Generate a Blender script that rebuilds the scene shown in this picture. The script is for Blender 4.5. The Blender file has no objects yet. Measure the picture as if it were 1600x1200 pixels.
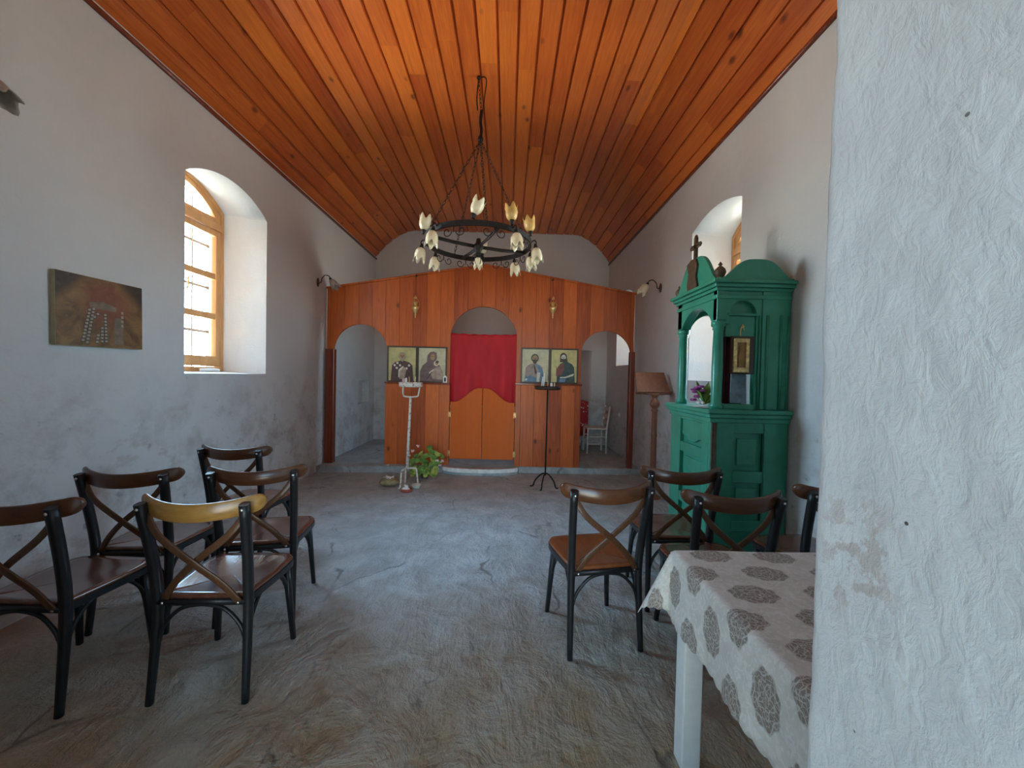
import bpy, bmesh, math, random
from mathutils import Vector, Matrix, Euler
random.seed(7)
S = bpy.context.scene
COL = S.collection
PI = math.pi

# ------------------------------------------------------------------ camera
cam_d = bpy.data.cameras.new('camera'); cam = bpy.data.objects.new('camera', cam_d); COL.objects.link(cam)
cam_d.sensor_width = 36.0; cam_d.sensor_fit = 'HORIZONTAL'; cam_d.lens = 36.0 * 600 / 1600; cam_d.clip_start = 0.02
def aim(vx, vy, roll):
    d = Vector((vx - 800, vy - 600, 600.0)).normalized()
    u = Vector((math.sin(roll), -math.cos(roll), 0)); u = (u - d * u.dot(d)).normalized()
    x = d.cross(u)
    if x.x < 0: x = -x
    m = Matrix(((x.x, d.x, u.x), (x.y, d.y, u.y), (x.z, d.z, u.z)))   # world -> (right, down, forward)
    r = m.transposed()                                                # columns: right, down, forward in the world
    right, down, fwd = r.col[0], r.col[1], r.col[2]
    return Matrix((right, -down, -fwd)).transposed()
cam.matrix_world = Matrix.Translation((0, 0, 1.45)) @ aim(793, 588, 0.022).to_4x4()
S.camera = cam
S.view_settings.view_transform = 'Standard'; S.view_settings.look = 'None'
S.view_settings.gamma = 1.0; S.view_settings.use_curve_mapping = False
S.view_settings.exposure = 0.14

# ------------------------------------------------------------------ daylight: pale blue sky over sunlit pale ground
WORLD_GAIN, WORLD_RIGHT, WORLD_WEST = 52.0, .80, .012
W = bpy.data.worlds.new('daylight'); S.world = W; W.use_nodes = True
wt = W.node_tree; wt.nodes.clear()
wo = wt.nodes.new('ShaderNodeOutputWorld'); wb = wt.nodes.new('ShaderNodeBackground')
wc = wt.nodes.new('ShaderNodeTexCoord'); ws = wt.nodes.new('ShaderNodeSeparateXYZ'); wr = wt.nodes.new('ShaderNodeValToRGB')
wm = wt.nodes.new('ShaderNodeMapRange'); wm.inputs[1].default_value = -1; wm.inputs[2].default_value = 1
wt.links.new(wc.outputs['Generated'], ws.inputs[0]); wt.links.new(ws.outputs['Z'], wm.inputs[0])
wt.links.new(wm.outputs[0], wr.inputs[0])
def wrange(sock, a, b, c, d):
    n = wt.nodes.new('ShaderNodeMapRange'); n.interpolation_type = 'SMOOTHSTEP'; wt.links.new(sock, n.inputs[0])
    for i, v in enumerate((a, b, c, d)): n.inputs[i+1].default_value = v
    return n.outputs[0]
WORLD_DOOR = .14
# brightest beyond the left windows; dimming added towards the entrance and on the right
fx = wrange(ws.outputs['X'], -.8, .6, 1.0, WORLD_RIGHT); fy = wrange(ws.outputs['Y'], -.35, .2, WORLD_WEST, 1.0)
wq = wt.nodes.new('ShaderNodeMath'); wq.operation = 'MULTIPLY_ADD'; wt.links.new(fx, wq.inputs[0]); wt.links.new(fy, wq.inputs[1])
wt.links.new(wrange(ws.outputs['Y'], -.985, -.86, WORLD_DOOR, 0.0), wq.inputs[2])      # added bright lobe straight out of the doorway, fills camera-facing surfaces
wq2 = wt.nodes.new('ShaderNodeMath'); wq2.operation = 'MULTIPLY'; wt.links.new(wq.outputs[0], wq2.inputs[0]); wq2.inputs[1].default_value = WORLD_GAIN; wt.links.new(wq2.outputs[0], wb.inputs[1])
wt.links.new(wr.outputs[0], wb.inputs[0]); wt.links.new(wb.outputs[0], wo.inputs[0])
el = wr.color_ramp.elements
el[0].position = 0.0; el[0].color = (.84, .87, .78, 1)
el[1].position = 1.0; el[1].color = (0.30, 0.62, 0.98, 1)
for p, c in ((0.485, (.84, .88, .81, 1)), (0.505, (0.66, 0.89, 1.0, 1)), (0.62, (0.42, 0.73, 1.0, 1))):
    e = el.new(p); e.color = c
W.cycles.sampling_method = 'AUTOMATIC'
def portal(name, loc, rot, sx, sy):
    l = bpy.data.lights.new(name, 'AREA'); l.shape = 'RECTANGLE'; l.size = sx; l.size_y = sy
    l.cycles.is_portal = True
    o = bpy.data.objects.new(name, l); COL.objects.link(o); o.location = loc; o.rotation_euler = rot
portal('daylight_left_window', (-3.60, 3.85, 2.45), (0, -PI/2, 0), 2.2, 1.4)
portal('daylight_right_window', (2.90, 3.88, 2.40), (0, PI/2, 0), 2.2, 1.3)
portal('daylight_altar_window', (2.90, 6.74, 2.35), (0, PI/2, 0), 1.8, 1.3)
portal('daylight_doorway', (-0.28, -0.32, 1.25), (PI/2, 0, 0), 1.9, 2.6)
for o in list(COL.objects):
    if o.type == 'LIGHT' and o.name == 'daylight_doorway': o.rotation_euler = (PI/2, 0, 0)

# ------------------------------------------------------------------ node helpers
class Mat:
    def __init__(s, name):
        s.m = bpy.data.materials.new(name); s.m.use_nodes = True; s.t = s.m.node_tree
        s.t.nodes.clear(); s.out = s.n('OutputMaterial'); s.b = s.n('BsdfPrincipled')
        s.t.links.new(s.b.outputs[0], s.out.inputs[0]); s._c = None; s.h = None
    def n(s, k): return s.t.nodes.new('ShaderNode' + k)
    def put(s, sock, v):
        if v is None: return
        if isinstance(v, bpy.types.NodeSocket): s.t.links.new(v, sock)
        elif isinstance(v, (tuple, list)): sock.default_value = (*v, 1) if len(v) == 3 and sock.type == 'RGBA' else v
        else: sock.default_value = v
    def coord(s, kind='Object'):
        if s._c is None: s._c = s.n('TexCoord')
        return s._c.outputs[kind]
    def uv(s): return s.coord('UV')
    def scale(s, v, sc, rot=(0, 0, 0)):
        n = s.n('Mapping'); s.put(n.inputs[0], v); n.inputs['Scale'].default_value = sc; n.inputs['Rotation'].default_value = rot; return n.outputs[0]
    def noise(s, sc, det=3, rough=.5, v=None, dist=0):
        n = s.n('TexNoise'); s.put(n.inputs['Vector'], v if v is not None else s.coord()); n.inputs['Scale'].default_value = sc
        n.inputs['Detail'].default_value = det; n.inputs['Roughness'].default_value = rough; n.inputs['Distortion'].default_value = dist
        return n.outputs[0]
    def voro(s, sc, feat='F1', v=None, out=0, rnd=1):
        n = s.n('TexVoronoi'); n.feature = feat; s.put(n.inputs['Vector'], v if v is not None else s.coord()); n.inputs['Scale'].default_value = sc
        n.inputs['Randomness'].default_value = rnd
        return n.outputs[out]
    def white(s, v):
        n = s.n('TexWhiteNoise'); n.noise_dimensions = '3D'; s.put(n.inputs[0], v); return n.outputs[0]
    def xyz(s, v): n = s.n('SeparateXYZ'); s.put(n.inputs[0], v); return n.outputs
    def comb(s, x, y, z=0.0):
        n = s.n('CombineXYZ'); s.put(n.inputs[0], x); s.put(n.inputs[1], y); s.put(n.inputs[2], z); return n.outputs[0]
    def math(s, op, a, b=None, c=None, clamp=False):
        n = s.n('Math'); n.operation = op; n.use_clamp = clamp
        s.put(n.inputs[0], a); s.put(n.inputs[1], b); s.put(n.inputs[2], c); return n.outputs[0]
    def mix(s, f, a, b, mode='MIX'):
        n = s.n('Mix'); n.data_type = 'RGBA'; n.blend_type = mode
        s.put(n.inputs[0], f); s.put(n.inputs[6], a); s.put(n.inputs[7], b); return n.outputs[2]
    def step(s, v, a, b, to0=0, to1=1):
        n = s.n('MapRange'); s.put(n.inputs[0], v); n.inputs[1].default_value = a; n.inputs[2].default_value = b
        n.inputs[3].default_value = to0; n.inputs[4].default_value = to1; return n.outputs[0]
    def ramp(s, v, *stops):
        n = s.n('ValToRGB'); s.put(n.inputs[0], v); e = n.color_ramp.elements
        e[0].position, e[0].color = stops[0][0], (*stops[0][1], 1); e[1].position, e[1].color = stops[-1][0], (*stops[-1][1], 1)
        for p, c in stops[1:-1]: q = e.new(p); q.color = (*c, 1)
        return n.outputs[0]
    def bump(s, h, strength=.3, dist=.01):
        n = s.n('Bump'); n.inputs['Strength'].default_value = strength; n.inputs['Distance'].default_value = dist
        s.put(n.inputs['Height'], h)
        if s.h is not None: s.put(n.inputs['Normal'], s.h)
        s.h = n.outputs[0]; s.put(s.b.inputs['Normal'], s.h)
    def fin(s, col=None, rough=.5, metal=0, spec=.5, coat=0, **k):
        s.put(s.b.inputs['Base Color'], col); s.put(s.b.inputs['Roughness'], rough); s.put(s.b.inputs['Metallic'], metal)
        s.put(s.b.inputs['Specular IOR Level'], spec); s.put(s.b.inputs['Coat Weight'], coat); s.b.inputs['Coat Roughness'].default_value = .15
        for a, v in k.items(): s.put(s.b.inputs[a.replace('_', ' ')], v)
        return s.m

def plain(name, col, rough=.5, metal=0, var=.12, bump=0, bscale=60, spec=.5, coat=0):
    m = Mat(name); nz = m.noise(bscale * .35, 3)
    c = m.mix(m.step(nz, .3, .7), tuple(x * (1 - var) for x in col), tuple(min(1, x * (1 + var)) for x in col))
    if bump: m.bump(m.noise(bscale, 4), bump, .004)
    return m.fin(c, rough, metal, spec, coat)

def plaster(name, col, rough_amt, stains):
    m = Mat(name); big = m.noise(1.3, 4, .6); mid = m.noise(9, 5, .6)
    c = m.mix(m.step(big, .3, .7), tuple(x * .93 for x in col), col)
    c = m.mix(m.step(mid, .35, .75, 0, .25), c, tuple(x * .86 for x in col))
    if stains:
        z = m.xyz(m.coord())[2]
        low = m.step(m.math('ADD', z, m.math('MULTIPLY', big, .9)), 2.05, 1.05)
        sp = m.math('MULTIPLY', low, m.step(m.noise(3.2, 6, .68), .48, .66), clamp=True)
        c = m.mix(m.math('MULTIPLY', sp, .62), c, (.30, .26, .22))
        pk = m.math('MULTIPLY', low, m.step(m.noise(5.5, 4, .6, v=m.scale(m.coord(), (1, 1, 1.6), (1, 2, 0))), .58, .66), clamp=True)
        c = m.mix(m.math('MULTIPLY', pk, .5), c, (.42, .33, .31))
        dk = m.math('MULTIPLY', low, m.step(m.noise(11, 3, .6), .64, .72), clamp=True)
        c = m.mix(m.math('MULTIPLY', dk, .55), c, (.16, .15, .14))
    m.bump(m.noise(7, 3), .25 * rough_amt, .02); m.bump(m.noise(55, 5, .6), .35 * rough_amt, .006)
    return m.fin(c, .75, spec=.3)
M_PLASTER = plaster('whitewashed plaster', (.67, .66, .645), 1.0, True)
def jamb_mat():
    m = Mat('rough trowelled whitewash')
    v = m.coord(); mid = m.noise(9, 5, .6)
    c = m.mix(m.step(mid, .3, .8), (.80, .79, .78), (.72, .71, .70))
    pt = m.noise(6.5, 5, .62, v=m.scale(v, (1, 1, .8)))
    z = m.xyz(v)[2]
    yy = m.xyz(v)[1]; band = m.math('MULTIPLY', m.math('MULTIPLY', m.step(z, 1.02, 1.10), m.step(z, 1.30, 1.20)), m.math('MULTIPLY', m.step(yy, .55, .60), m.step(yy, .72, .67)))
    pm = m.math('MULTIPLY', m.step(m.noise(17, 4, .6), .50, .54), m.math('MULTIPLY', band, .7), clamp=True)
    c = m.mix(pm, c, (.56, .47, .42))
    dots = m.step(m.voro(16, 'F1'), .055, .04)
    dk = m.math('MULTIPLY', dots, m.step(m.noise(7, 2), .5, .55))
    c = m.mix(dk, c, (.12, .11, .10))
    st = m.noise(38, 5, .62, v=m.scale(v, (1, 1, .62), (.35, 0, 0)), dist=.6)
    m.bump(m.noise(9, 3), .45, .018); m.bump(st, .6, .007); m.bump(m.noise(90, 4, .6), .3, .003)
    return m.fin(c, .7, spec=.3)
M_JAMB = jamb_mat()

def planks(name, mode, width, lo, hi, rough=.33, groove=True, length=2.3, knots=True, coat=.15, spec=.45):
    """boards of varnished pine; mode 'uv' runs along v, 'x' stands upright and counts along x"""
    m = Mat(name)
    if mode == 'uv': q = m.xyz(m.uv()); u, v = q[0], q[1]
    else: q = m.xyz(m.coord()); u, v = q[0], q[2]
    a = m.math('DIVIDE', u, width); idx = m.math('FLOOR', a); fr = m.math('FRACT', a)
    r0 = m.white(m.comb(idx, 3.7, 1.1))
    seg = m.math('FLOOR', m.math('DIVIDE', m.math('ADD', v, m.math('MULTIPLY', r0, 9.0)), length))
    r1 = m.white(m.comb(idx, seg, 5.3))
    gv = m.comb(m.math('ADD', u, m.math('MULTIPLY', r1, 7.0)), m.math('MULTIPLY', v, .055), r0)
    grain = m.noise(38, 5, .6, v=gv, dist=.9)
    fine = m.noise(150, 3, .6, v=gv)
    blotch = m.noise(2.2, 3, .5, v=m.comb(u, m.math('MULTIPLY', v, .4), r1))
    t = m.math('ADD', m.math('MULTIPLY', r1, .30), m.math('ADD', m.math('MULTIPLY', grain, .54), m.math('MULTIPLY', blotch, .3)))
    mid = tuple((x + y) / 2 for x, y in zip(lo, hi))
    c = m.ramp(m.step(t, .28, .92), (0, lo), (.45, mid), (1, hi))
    c = m.mix(m.step(fine, .4, .8, 0, .3), c, lo)
    if knots:
        kn = m.voro(1.0, 'F1', v=m.comb(m.math('DIVIDE', u, .23), m.math('DIVIDE', v, .42), 0.0))
        c = m.mix(m.step(kn, .13, .05, 0, .8), c, tuple(x * .28 for x in lo))
    if groove:
        ed = m.math('ABSOLUTE', m.math('SUBTRACT', fr, .5))
        g = m.step(ed, .5 - .004 / width, .5)
        c = m.mix(m.math('MULTIPLY', g, .75), c, tuple(x * .2 for x in lo))
        m.bump(m.math('SUBTRACT', 1.0, g), .6, .004)
    m.bump(grain, .12, .003)
    return m.fin(c, m.step(blotch, .3, .7, rough * .85, rough * 1.25), coat=coat, spec=spec)
M_CEIL = planks('varnished ceiling boards', 'uv', .178, (.36, .052, .012), (.84, .228, .032), .34, groove=False)
M_SCREEN = planks('varnished screen planks', 'x', .205, (.24, .034, .008), (.80, .19, .026), .42, length=9.0, coat=.05, spec=.35)
M_DOORW = planks('orange plywood doors', 'x', .6, (.54, .10, .010), (.72, .150, .017), .55, groove=False, knots=False, coat=0, spec=.22)

def wood(name, lo, hi, rough=.35, coat=.2, axis=(1, .08, 1), sc=30):
    m = Mat(name); g = m.noise(sc, 5, .6, v=m.scale(m.coord(), axis), dist=.7)
    c = m.mix(m.step(g, .3, .7), lo, hi); m.bump(g, .08, .002)
    return m.fin(c, rough, coat=coat)
M_REDWOOD = wood('dark red varnished post', (.14, .022, .008), (.27, .05, .015), .25, .3, (1, 1, .05))
M_WINW = wood('honey pine window', (.50, .22, .07), (.66, .33, .12), .4, .1, (1, .3, .06))
M_RAIL = wood('walnut stained bentwood', (.075, .026, .010), (.15, .055, .022), .28, .3, (.12, 1, 1), 40)
M_RAILG = wood('golden oak bentwood', (.30, .14, .03), (.46, .24, .06), .28, .3, (.12, 1, 1), 40)
M_SLAT = wood('brown bentwood slats', (.07, .028, .012), (.13, .055, .024), .33, .2, (1, 1, .1), 40)
M_SEAT = wood('reddish brown seat', (.10, .034, .018), (.17, .062, .034), .22, .7, (1, .12, 1), 26)
M_SEATW = wood('chestnut seat', (.17, .05, .015), (.27, .085, .026), .3, .3, (1, .12, 1), 26)
M_LECT = wood('mahogany lectern', (.15, .045, .018), (.27, .09, .035), .36, .2, (1, 1, .1), 30)
M_BLACK = plain('black painted metal', (.018, .018, .02), .38, .3, .2, .08, 90)
M_IRON = plain('black wrought iron', (.022, .018, .016), .55, .6, .3, .3, 120)
M_GRILLE = plain('weathered grey iron', (.20, .19, .18), .6, .3)
M_STEEL = plain('bright screw', (.8, .8, .8), .2, 1, .05)
M_BRASS = plain('polished brass', (.88, .62, .26), .32, .75, .15)
M_WHITEP = plain('chipped white paint', (.66, .62, .55), .5, 0, .15, .15, 80)
M_TABLE = plain('white painted wood', (.78, .76, .72), .5, 0, .05, .05)
def worn_white():
    m = Mat('white paint with rust chips'); c = m.mix(m.step(m.noise(42, 4, .65), .56, .62), (.72, .68, .60), (.26, .10, .05))
    return m.fin(c, .5)
M_WORN = worn_white()
def green_mat():
    m = Mat('glossy green paint'); z = m.noise(5, 4, .6)
    c = m.mix(m.step(z, .3, .7), (.030, .235, .145), (.046, .325, .21)); c = m.mix(m.step(m.noise(60, 3), .68, .75, 0, .5), c, (.02, .06, .03))
    m.bump(m.noise(45, 4), .12, .003); m.bump(m.noise(4, 2), .1, .01)
    return m.fin(c, .32, spec=.5)
M_GREEN = green_mat()
M_BROWNC = plain('brown carved ornament', (.085, .045, .02), .5, 0, .3, .5, 70)
M_WORNG = plain('worn fluted moulding', (.10, .085, .06), .6, 0, .4, .4, 60)
M_MAROON = plain('maroon cloth', (.09, .014, .016), .8, 0, .2, .1)
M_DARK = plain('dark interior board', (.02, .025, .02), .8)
M_PLATE = plain('grey blue picture', (.16, .22, .27), .4, 0, .4, .1, 40)
M_GOLD = plain('gilt relief', (.78, .55, .24), .38, .6, .4, .9, 110)
M_GOLDD = plain('darkened gilt figure', (.30, .17, .06), .45, .5, .3)

def floor_mat():
    m = Mat('worn grey stone floor'); v = m.coord()
    w = m.n('VectorMath'); w.operation = 'ADD'; m.put(w.inputs[0], v)
    nz = m.n('TexNoise'); m.put(nz.inputs[0], v); nz.inputs['Scale'].default_value = 1.6; nz.inputs['Detail'].default_value = 4
    sc = m.n('VectorMath'); sc.operation = 'SCALE'; m.put(sc.inputs[0], nz.outputs[1]); sc.inputs[3].default_value = .55
    m.put(w.inputs[1], sc.outputs[0]); wv = m.scale(w.outputs[0], (1, .62, 1))
    edge = m.voro(1.25, 'DISTANCE_TO_EDGE', v=wv); cell = m.voro(1.25, 'F1', v=wv, out=1)
    cr = m.math('MULTIPLY', m.step(edge, .016, .002), m.step(m.noise(2.3, 3), .50, .60), clamp=True)
    big = m.noise(.8, 5, .6); mid = m.noise(4.5, 6, .65, dist=.5); fine = m.noise(40, 5, .65)
    c = m.ramp(m.step(mid, .25, .75), (0, (.225, .245, .245)), (.45, (.41, .445, .445)), (1, (.63, .68, .68)))
    c = m.mix(.25, c, m.mix(m.xyz(cell)[0], (.31, .325, .33), (.52, .54, .545)))
    c = m.mix(m.step(big, .45, .7, 0, .5), c, (.34, .28, .22))
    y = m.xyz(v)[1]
    near_cast = m.math('MULTIPLY', m.step(m.math('ADD', y, m.math('MULTIPLY', mid, 1.6)), 3.7, 1.9), .85, clamp=True)  # warm foreground light painted into the stone colour, browner towards the entrance
    c = m.mix(near_cast, c, (.37, .25, .115))
    c = m.mix(m.step(m.noise(13, 6, .7, dist=.7), .5, .7, 0, .35), c, (.20, .195, .19))
    c = m.mix(m.step(fine, .55, .8, 0, .35), c, (.12, .115, .11))
    c = m.mix(m.math('MULTIPLY', cr, .7), c, (.09, .08, .07))
    ridge = m.noise(2.6, 5, .6, v=m.scale(v, (1.6, .7, 1), (0, 0, .5)), dist=.6)
    m.bump(m.step(edge, 0, .03), .12, .008); m.bump(ridge, .9, .06); m.bump(mid, 1.0, .05); m.bump(m.noise(13, 6, .7, dist=.7), .7, .012); m.bump(fine, .5, .005)
    return m.fin(c, m.step(mid, .3, .7, .42, .62), spec=.45)
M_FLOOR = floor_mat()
M_STEP = plain('pale lime step edge', (.82, .79, .74), .7, 0, .15, .4, 40)

def cloth_red():
    m = Mat('red satin curtain'); z = m.noise(7, 3, v=m.scale(m.coord(), (1, 1, .25)))
    c = m.mix(m.step(z, .3, .7), (.44, .010, .018), (.58, .018, .028)); m.bump(m.noise(300, 2), .1, .002)
    return m.fin(c, .6, spec=.25, Sheen_Weight=.2)
M_CURT = cloth_red()
def altar_cloth():
    m = Mat('red cloth with white blossom'); n = m.noise(9, 3, .6, dist=1.4)
    c = m.mix(m.math('MULTIPLY', m.step(n, .58, .62), m.step(m.noise(3, 2), .46, .52)), (.36, .012, .02), (.75, .66, .62))
    return m.fin(c, .7)
M_ALTAR = altar_cloth()

def damask():
    m = Mat('ivory damask tablecloth'); q = m.xyz(m.uv()); u, v = q[0], q[1]
    row = m.math('FLOOR', m.math('DIVIDE', v, 0.126))
    sh = m.math('MULTIPLY', m.math('FLOORED_MODULO', row, 2.0), .12)
    a = m.math('SUBTRACT', m.math('FRACT', m.math('DIVIDE', m.math('ADD', u, sh), .24)), .5)
    b = m.math('SUBTRACT', m.math('FRACT', m.math('DIVIDE', v, 0.126)), .5)
    du = m.math('MULTIPLY', a, .24 / .078); dv = m.math('MULTIPLY', b, .126 / .052)
    r = m.math('SQRT', m.math('ADD', m.math('MULTIPLY', du, du), m.math('MULTIPLY', dv, dv)))
    th = m.math('ARCTAN2', dv, du)
    pet = m.math('MULTIPLY', m.math('COSINE', m.math('MULTIPLY', th, 8.0)), .05)
    inside = m.step(m.math('ADD', r, pet), .98, .90)
    uvv = m.comb(u, v, 0.0)
    lace = m.voro(75, 'DISTANCE_TO_EDGE', v=uvv)
    curls = m.math('SINE', m.math('ADD', m.math('MULTIPLY', r, 17.0), m.math('MULTIPLY', m.math('SINE', m.math('MULTIPLY', th, 5.0)), 2.2)))
    holes = m.math('MULTIPLY', m.step(curls, .72, .92), .6)
    vein = m.step(lace, .065, .02, 0, .7)
    mot = m.math('MULTIPLY', inside, m.math('SUBTRACT', 1.0, m.math('MAXIMUM', holes, vein)), clamp=True)
    bg = m.mix(m.step(m.noise(16, 4, v=uvv), .35, .7), (.60, .545, .485), (.70, .65, .59))
    thin = m.math('MULTIPLY', m.step(m.noise(28, 2, v=uvv, dist=2.5), .52, .57), .3)
    bg = m.mix(thin, bg, (.88, .86, .83))
    c = m.mix(m.math('MULTIPLY', mot, .88), bg, (.19, .135, .10))
    m.bump(m.math('ADD', mot, m.math('MULTIPLY', m.noise(350, 2, v=uvv), .3)), .25, .002)
    m.bump(m.noise(9, 3), .3, .012)
    return m.fin(c, .62, spec=.3, Sheen_Weight=.15)
M_DAMASK = damask()

def shade_glass():
    m = Mat('amber frosted tulip glass'); q = m.xyz(m.coord())
    c = m.mix(m.step(m.noise(18, 3), .35, .75), (.80, .72, .52), (.66, .52, .30))
    m.bump(m.noise(30, 3), .15, .004)
    return m.fin(c, .35, spec=.5, Subsurface_Weight=0.0)
M_SHADE = shade_glass()
M_SHADEA = plain('amber glass', (.62, .38, .12), .35, 0, .2, .1, 40)
M_SHADED = plain('dusty frosted glass', (.42, .36, .30), .45, 0, .25, .2, 50)
def glass_mat():
    m = Mat('clear window glass'); t = m.n('BsdfTransparent'); g = m.n('BsdfGlossy'); g.inputs['Roughness'].default_value = .02
    f = m.n('LayerWeight'); x = m.n('MixShader')
    m.put(x.inputs[0], m.step(m.math('POWER', f.outputs[1], 4.0), 0, 1, .03, .5)); m.t.links.new(t.outputs[0], x.inputs[1]); m.t.links.new(g.outputs[0], x.inputs[2])
    m.t.links.new(x.outputs[0], m.out.inputs[0]); m.t.nodes.remove(m.b); return m.m
M_GLASS = glass_mat()
M_WAX = plain('ivory wax', (.80, .74, .58), .45, 0, .05)
M_WAXY = plain('yellow beeswax', (.62, .42, .14), .45, 0, .08)
M_WHITE = plain('white paper', (.82, .80, .77), .6, 0, .05)
M_PINK = plain('pink card', (.62, .42, .42), .6, 0, .08)
M_LEAF = plain('green leaves', (.13, .25, .045), .5, 0, .5, .2, 40)
M_LEAFY = plain('yellowing leaves', (.42, .44, .09), .5, 0, .3, .2, 40)
M_PETAL = plain('pale pink petals', (.82, .60, .60), .55, 0, .12)
M_PURPLE = plain('purple petals', (.36, .05, .26), .55, 0, .35)
M_TERRA = plain('brick red tin', (.30, .06, .035), .5, 0, .2)
M_BAG = plain('tan plastic bag', (.27, .22, .11), .4, 0, .35, .8, 30)
M_SOCK = plain('white plastic', (.75, .73, .68), .4, 0, .04)

# ------------------------------------------------------------------ mesh helpers
class MB:
    def __init__(s): s.bm = bmesh.new(); s.uvd = {}
    def quad(s, *p, mi=0, sm=False):
        f = s.bm.faces.new([s.bm.verts.new(x) for x in p]); f.material_index = mi; f.smooth = sm; return f
    def box(s, a, b, mi=0):
        (x0, y0, z0), (x1, y1, z1) = a, b
        v = [s.bm.verts.new((x, y, z)) for z in (z0, z1) for y in (y0, y1) for x in (x0, x1)]
        for q in ((0, 2, 3, 1), (4, 5, 7, 6), (0, 1, 5, 4), (2, 6, 7, 3), (0, 4, 6, 2), (1, 3, 7, 5)):
            f = s.bm.faces.new([v[i] for i in q]); f.material_index = mi
        return s
    def prism(s, pts, fn, a, b, mi=0, sm=False):
        """polygon pts (2-D) swept from depth a to b; fn(u, v, d) gives the point"""
        A = [s.bm.verts.new(fn(u, v, a)) for u, v in pts]; B = [s.bm.verts.new(fn(u, v, b)) for u, v in pts]
        n = len(pts)
        for f in (s.bm.faces.new(A), s.bm.faces.new(B[::-1])): f.material_index = mi
        for i in range(n):
            f = s.bm.faces.new((A[i], B[i], B[(i + 1) % n], A[(i + 1) % n])); f.material_index = mi; f.smooth = sm
        return s
    def ring(s, outer, inner, fn, a, b, closed=True, mi=0):
        n = len(outer); k = n if closed else n - 1
        V = [[s.bm.verts.new(fn(u, v, d)) for u, v in L] for L in (outer, inner) for d in (a, b)]
        oa, ob, ia, ib = V
        for i in range(k):
            j = (i + 1) % n
            for q in ((oa[i], oa[j], ia[j], ia[i]), (ob[i], ib[i], ib[j], ob[j]), (oa[i], ob[i], ob[j], oa[j]), (ia[i], ia[j], ib[j], ib[i])):
                f = s.bm.faces.new(q); f.material_index = mi
        if not closed:
            for i in (0, n - 1): s.bm.faces.new((oa[i], ia[i], ib[i], ob[i]))
        return s
    def sweep(s, path, sec, up=None, mi=0, closed=False, sm=True):
        """sec: list of 2-D sections (one per path point, or one for all)"""
        P = [Vector(p) for p in path]; n = len(P)
        if not isinstance(sec[0][0], (tuple, list)): sec = [sec] * n
        rings = []; prev = None
        for i, p in enumerate(P):
            if closed: t = P[(i + 1) % n] - P[i - 1]
            else: t = P[min(i + 1, n - 1)] - P[max(i - 1, 0)]
            t.normalize()
            if up is not None: ref = Vector(up)
            elif prev is not None: ref = prev
            else: ref = Vector((0, 0, 1)) if abs(t.z) < .9 else Vector((0, 1, 0))
            b = (ref - t * ref.dot(t))
            if b.length < 1e-5: b = t.orthogonal()
            b.normalize(); a = b.cross(t); prev = b
            rings.append([s.bm.verts.new(p + a * u + b * v) for u, v in sec[i]])
        m = len(rings[0])
        for i in range(n if closed else n - 1):
            A, B = rings[i], rings[(i + 1) % n]
            for j in range(m):
                f = s.bm.faces.new((A[j], A[(j + 1) % m], B[(j + 1) % m], B[j])); f.smooth = sm; f.material_index = mi
        if not closed:
            for r in (rings[0][::-1], rings[-1]): f = s.bm.faces.new(r); f.material_index = mi
        return s
    def tube(s, path, r, k=8, **kw):
        rs = r if isinstance(r, (list, tuple)) else [r] * len(path)
        return s.sweep(path, [[(q * math.cos(2*PI*j/k), q * math.sin(2*PI*j/k)) for j in range(k)] for q in rs], **kw)
    def lathe(s, prof, c=(0, 0, 0), k=20, mi=0, mod=None, mat=None, sm=True):
        """prof: (r, z) pairs; mod(theta, i) -> (radius factor, z offset); mat: Matrix applied before c"""
        R = []
        for i, (r, z) in enumerate(prof):
            L = []
            for j in range(k):
                th = 2*PI*j/k; f, dz = mod(th, i) if mod else (1, 0)
                p = Vector((r*f*math.cos(th), r*f*math.sin(th), z+dz))
                if mat is not None: p = mat @ p
                L.append(s.bm.verts.new(p + Vector(c)))
            R.append(L)
        for i in range(len(R)-1):
            for j in range(k):
                f = s.bm.faces.new((R[i][j], R[i][(j+1)%k], R[i+1][(j+1)%k], R[i+1][j])); f.smooth = sm; f.material_index = mi
        for i, L in ((0, R[0][::-1]), (-1, R[-1])):
            if prof[i][0] > 1e-4 and not mod: f = s.bm.faces.new(L); f.material_index = mi
        return s
    def ball(s, c, r, k=10, sq=(1, 1, 1), mi=0):
        n = 6; prof = [(max(1e-4, r*math.sin(PI*i/n)), -r*math.cos(PI*i/n)) for i in range(n+1)]
        return s.lathe(prof, c, k, mi, mat=Matrix.Diagonal(sq))
    def build(s, name, mats, parent=None, loc=None, rot=None, bevel=0, solid=0):
        me = bpy.data.meshes.new(name)
        bmesh.ops.remove_doubles(s.bm, verts=s.bm.verts, dist=1e-6)
        bmesh.ops.recalc_face_normals(s.bm, faces=s.bm.faces)
        s.bm.to_mesh(me); s.bm.free()
        for m in (mats if isinstance(mats, (list, tuple)) else [mats]): me.materials.append(m)
        o = bpy.data.objects.new(name, me); COL.objects.link(o)
        if parent is not None: o.parent = parent
        if loc is not None: o.location = loc
        if rot is not None: o.rotation_euler = rot
        if solid: md = o.modifiers.new('thickness', 'SOLIDIFY'); md.thickness = solid; md.offset = 0
        if bevel: md = o.modifiers.new('edges', 'BEVEL'); md.width = bevel; md.segments = 2; md.limit_method = 'ANGLE'; md.angle_limit = .6
        return o
def tag(o, label, cat, group=None):
    o['label'] = label; o['category'] = cat
    if group: o['group'] = group
    return o
def thing(name, label, cat, loc=(0, 0, 0), rz=0, group=None):
    o = bpy.data.objects.new(name, None); COL.objects.link(o); o.location = loc; o.rotation_euler = (0, 0, rz); o.empty_display_size = .1
    return tag(o, label, cat, group)
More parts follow.
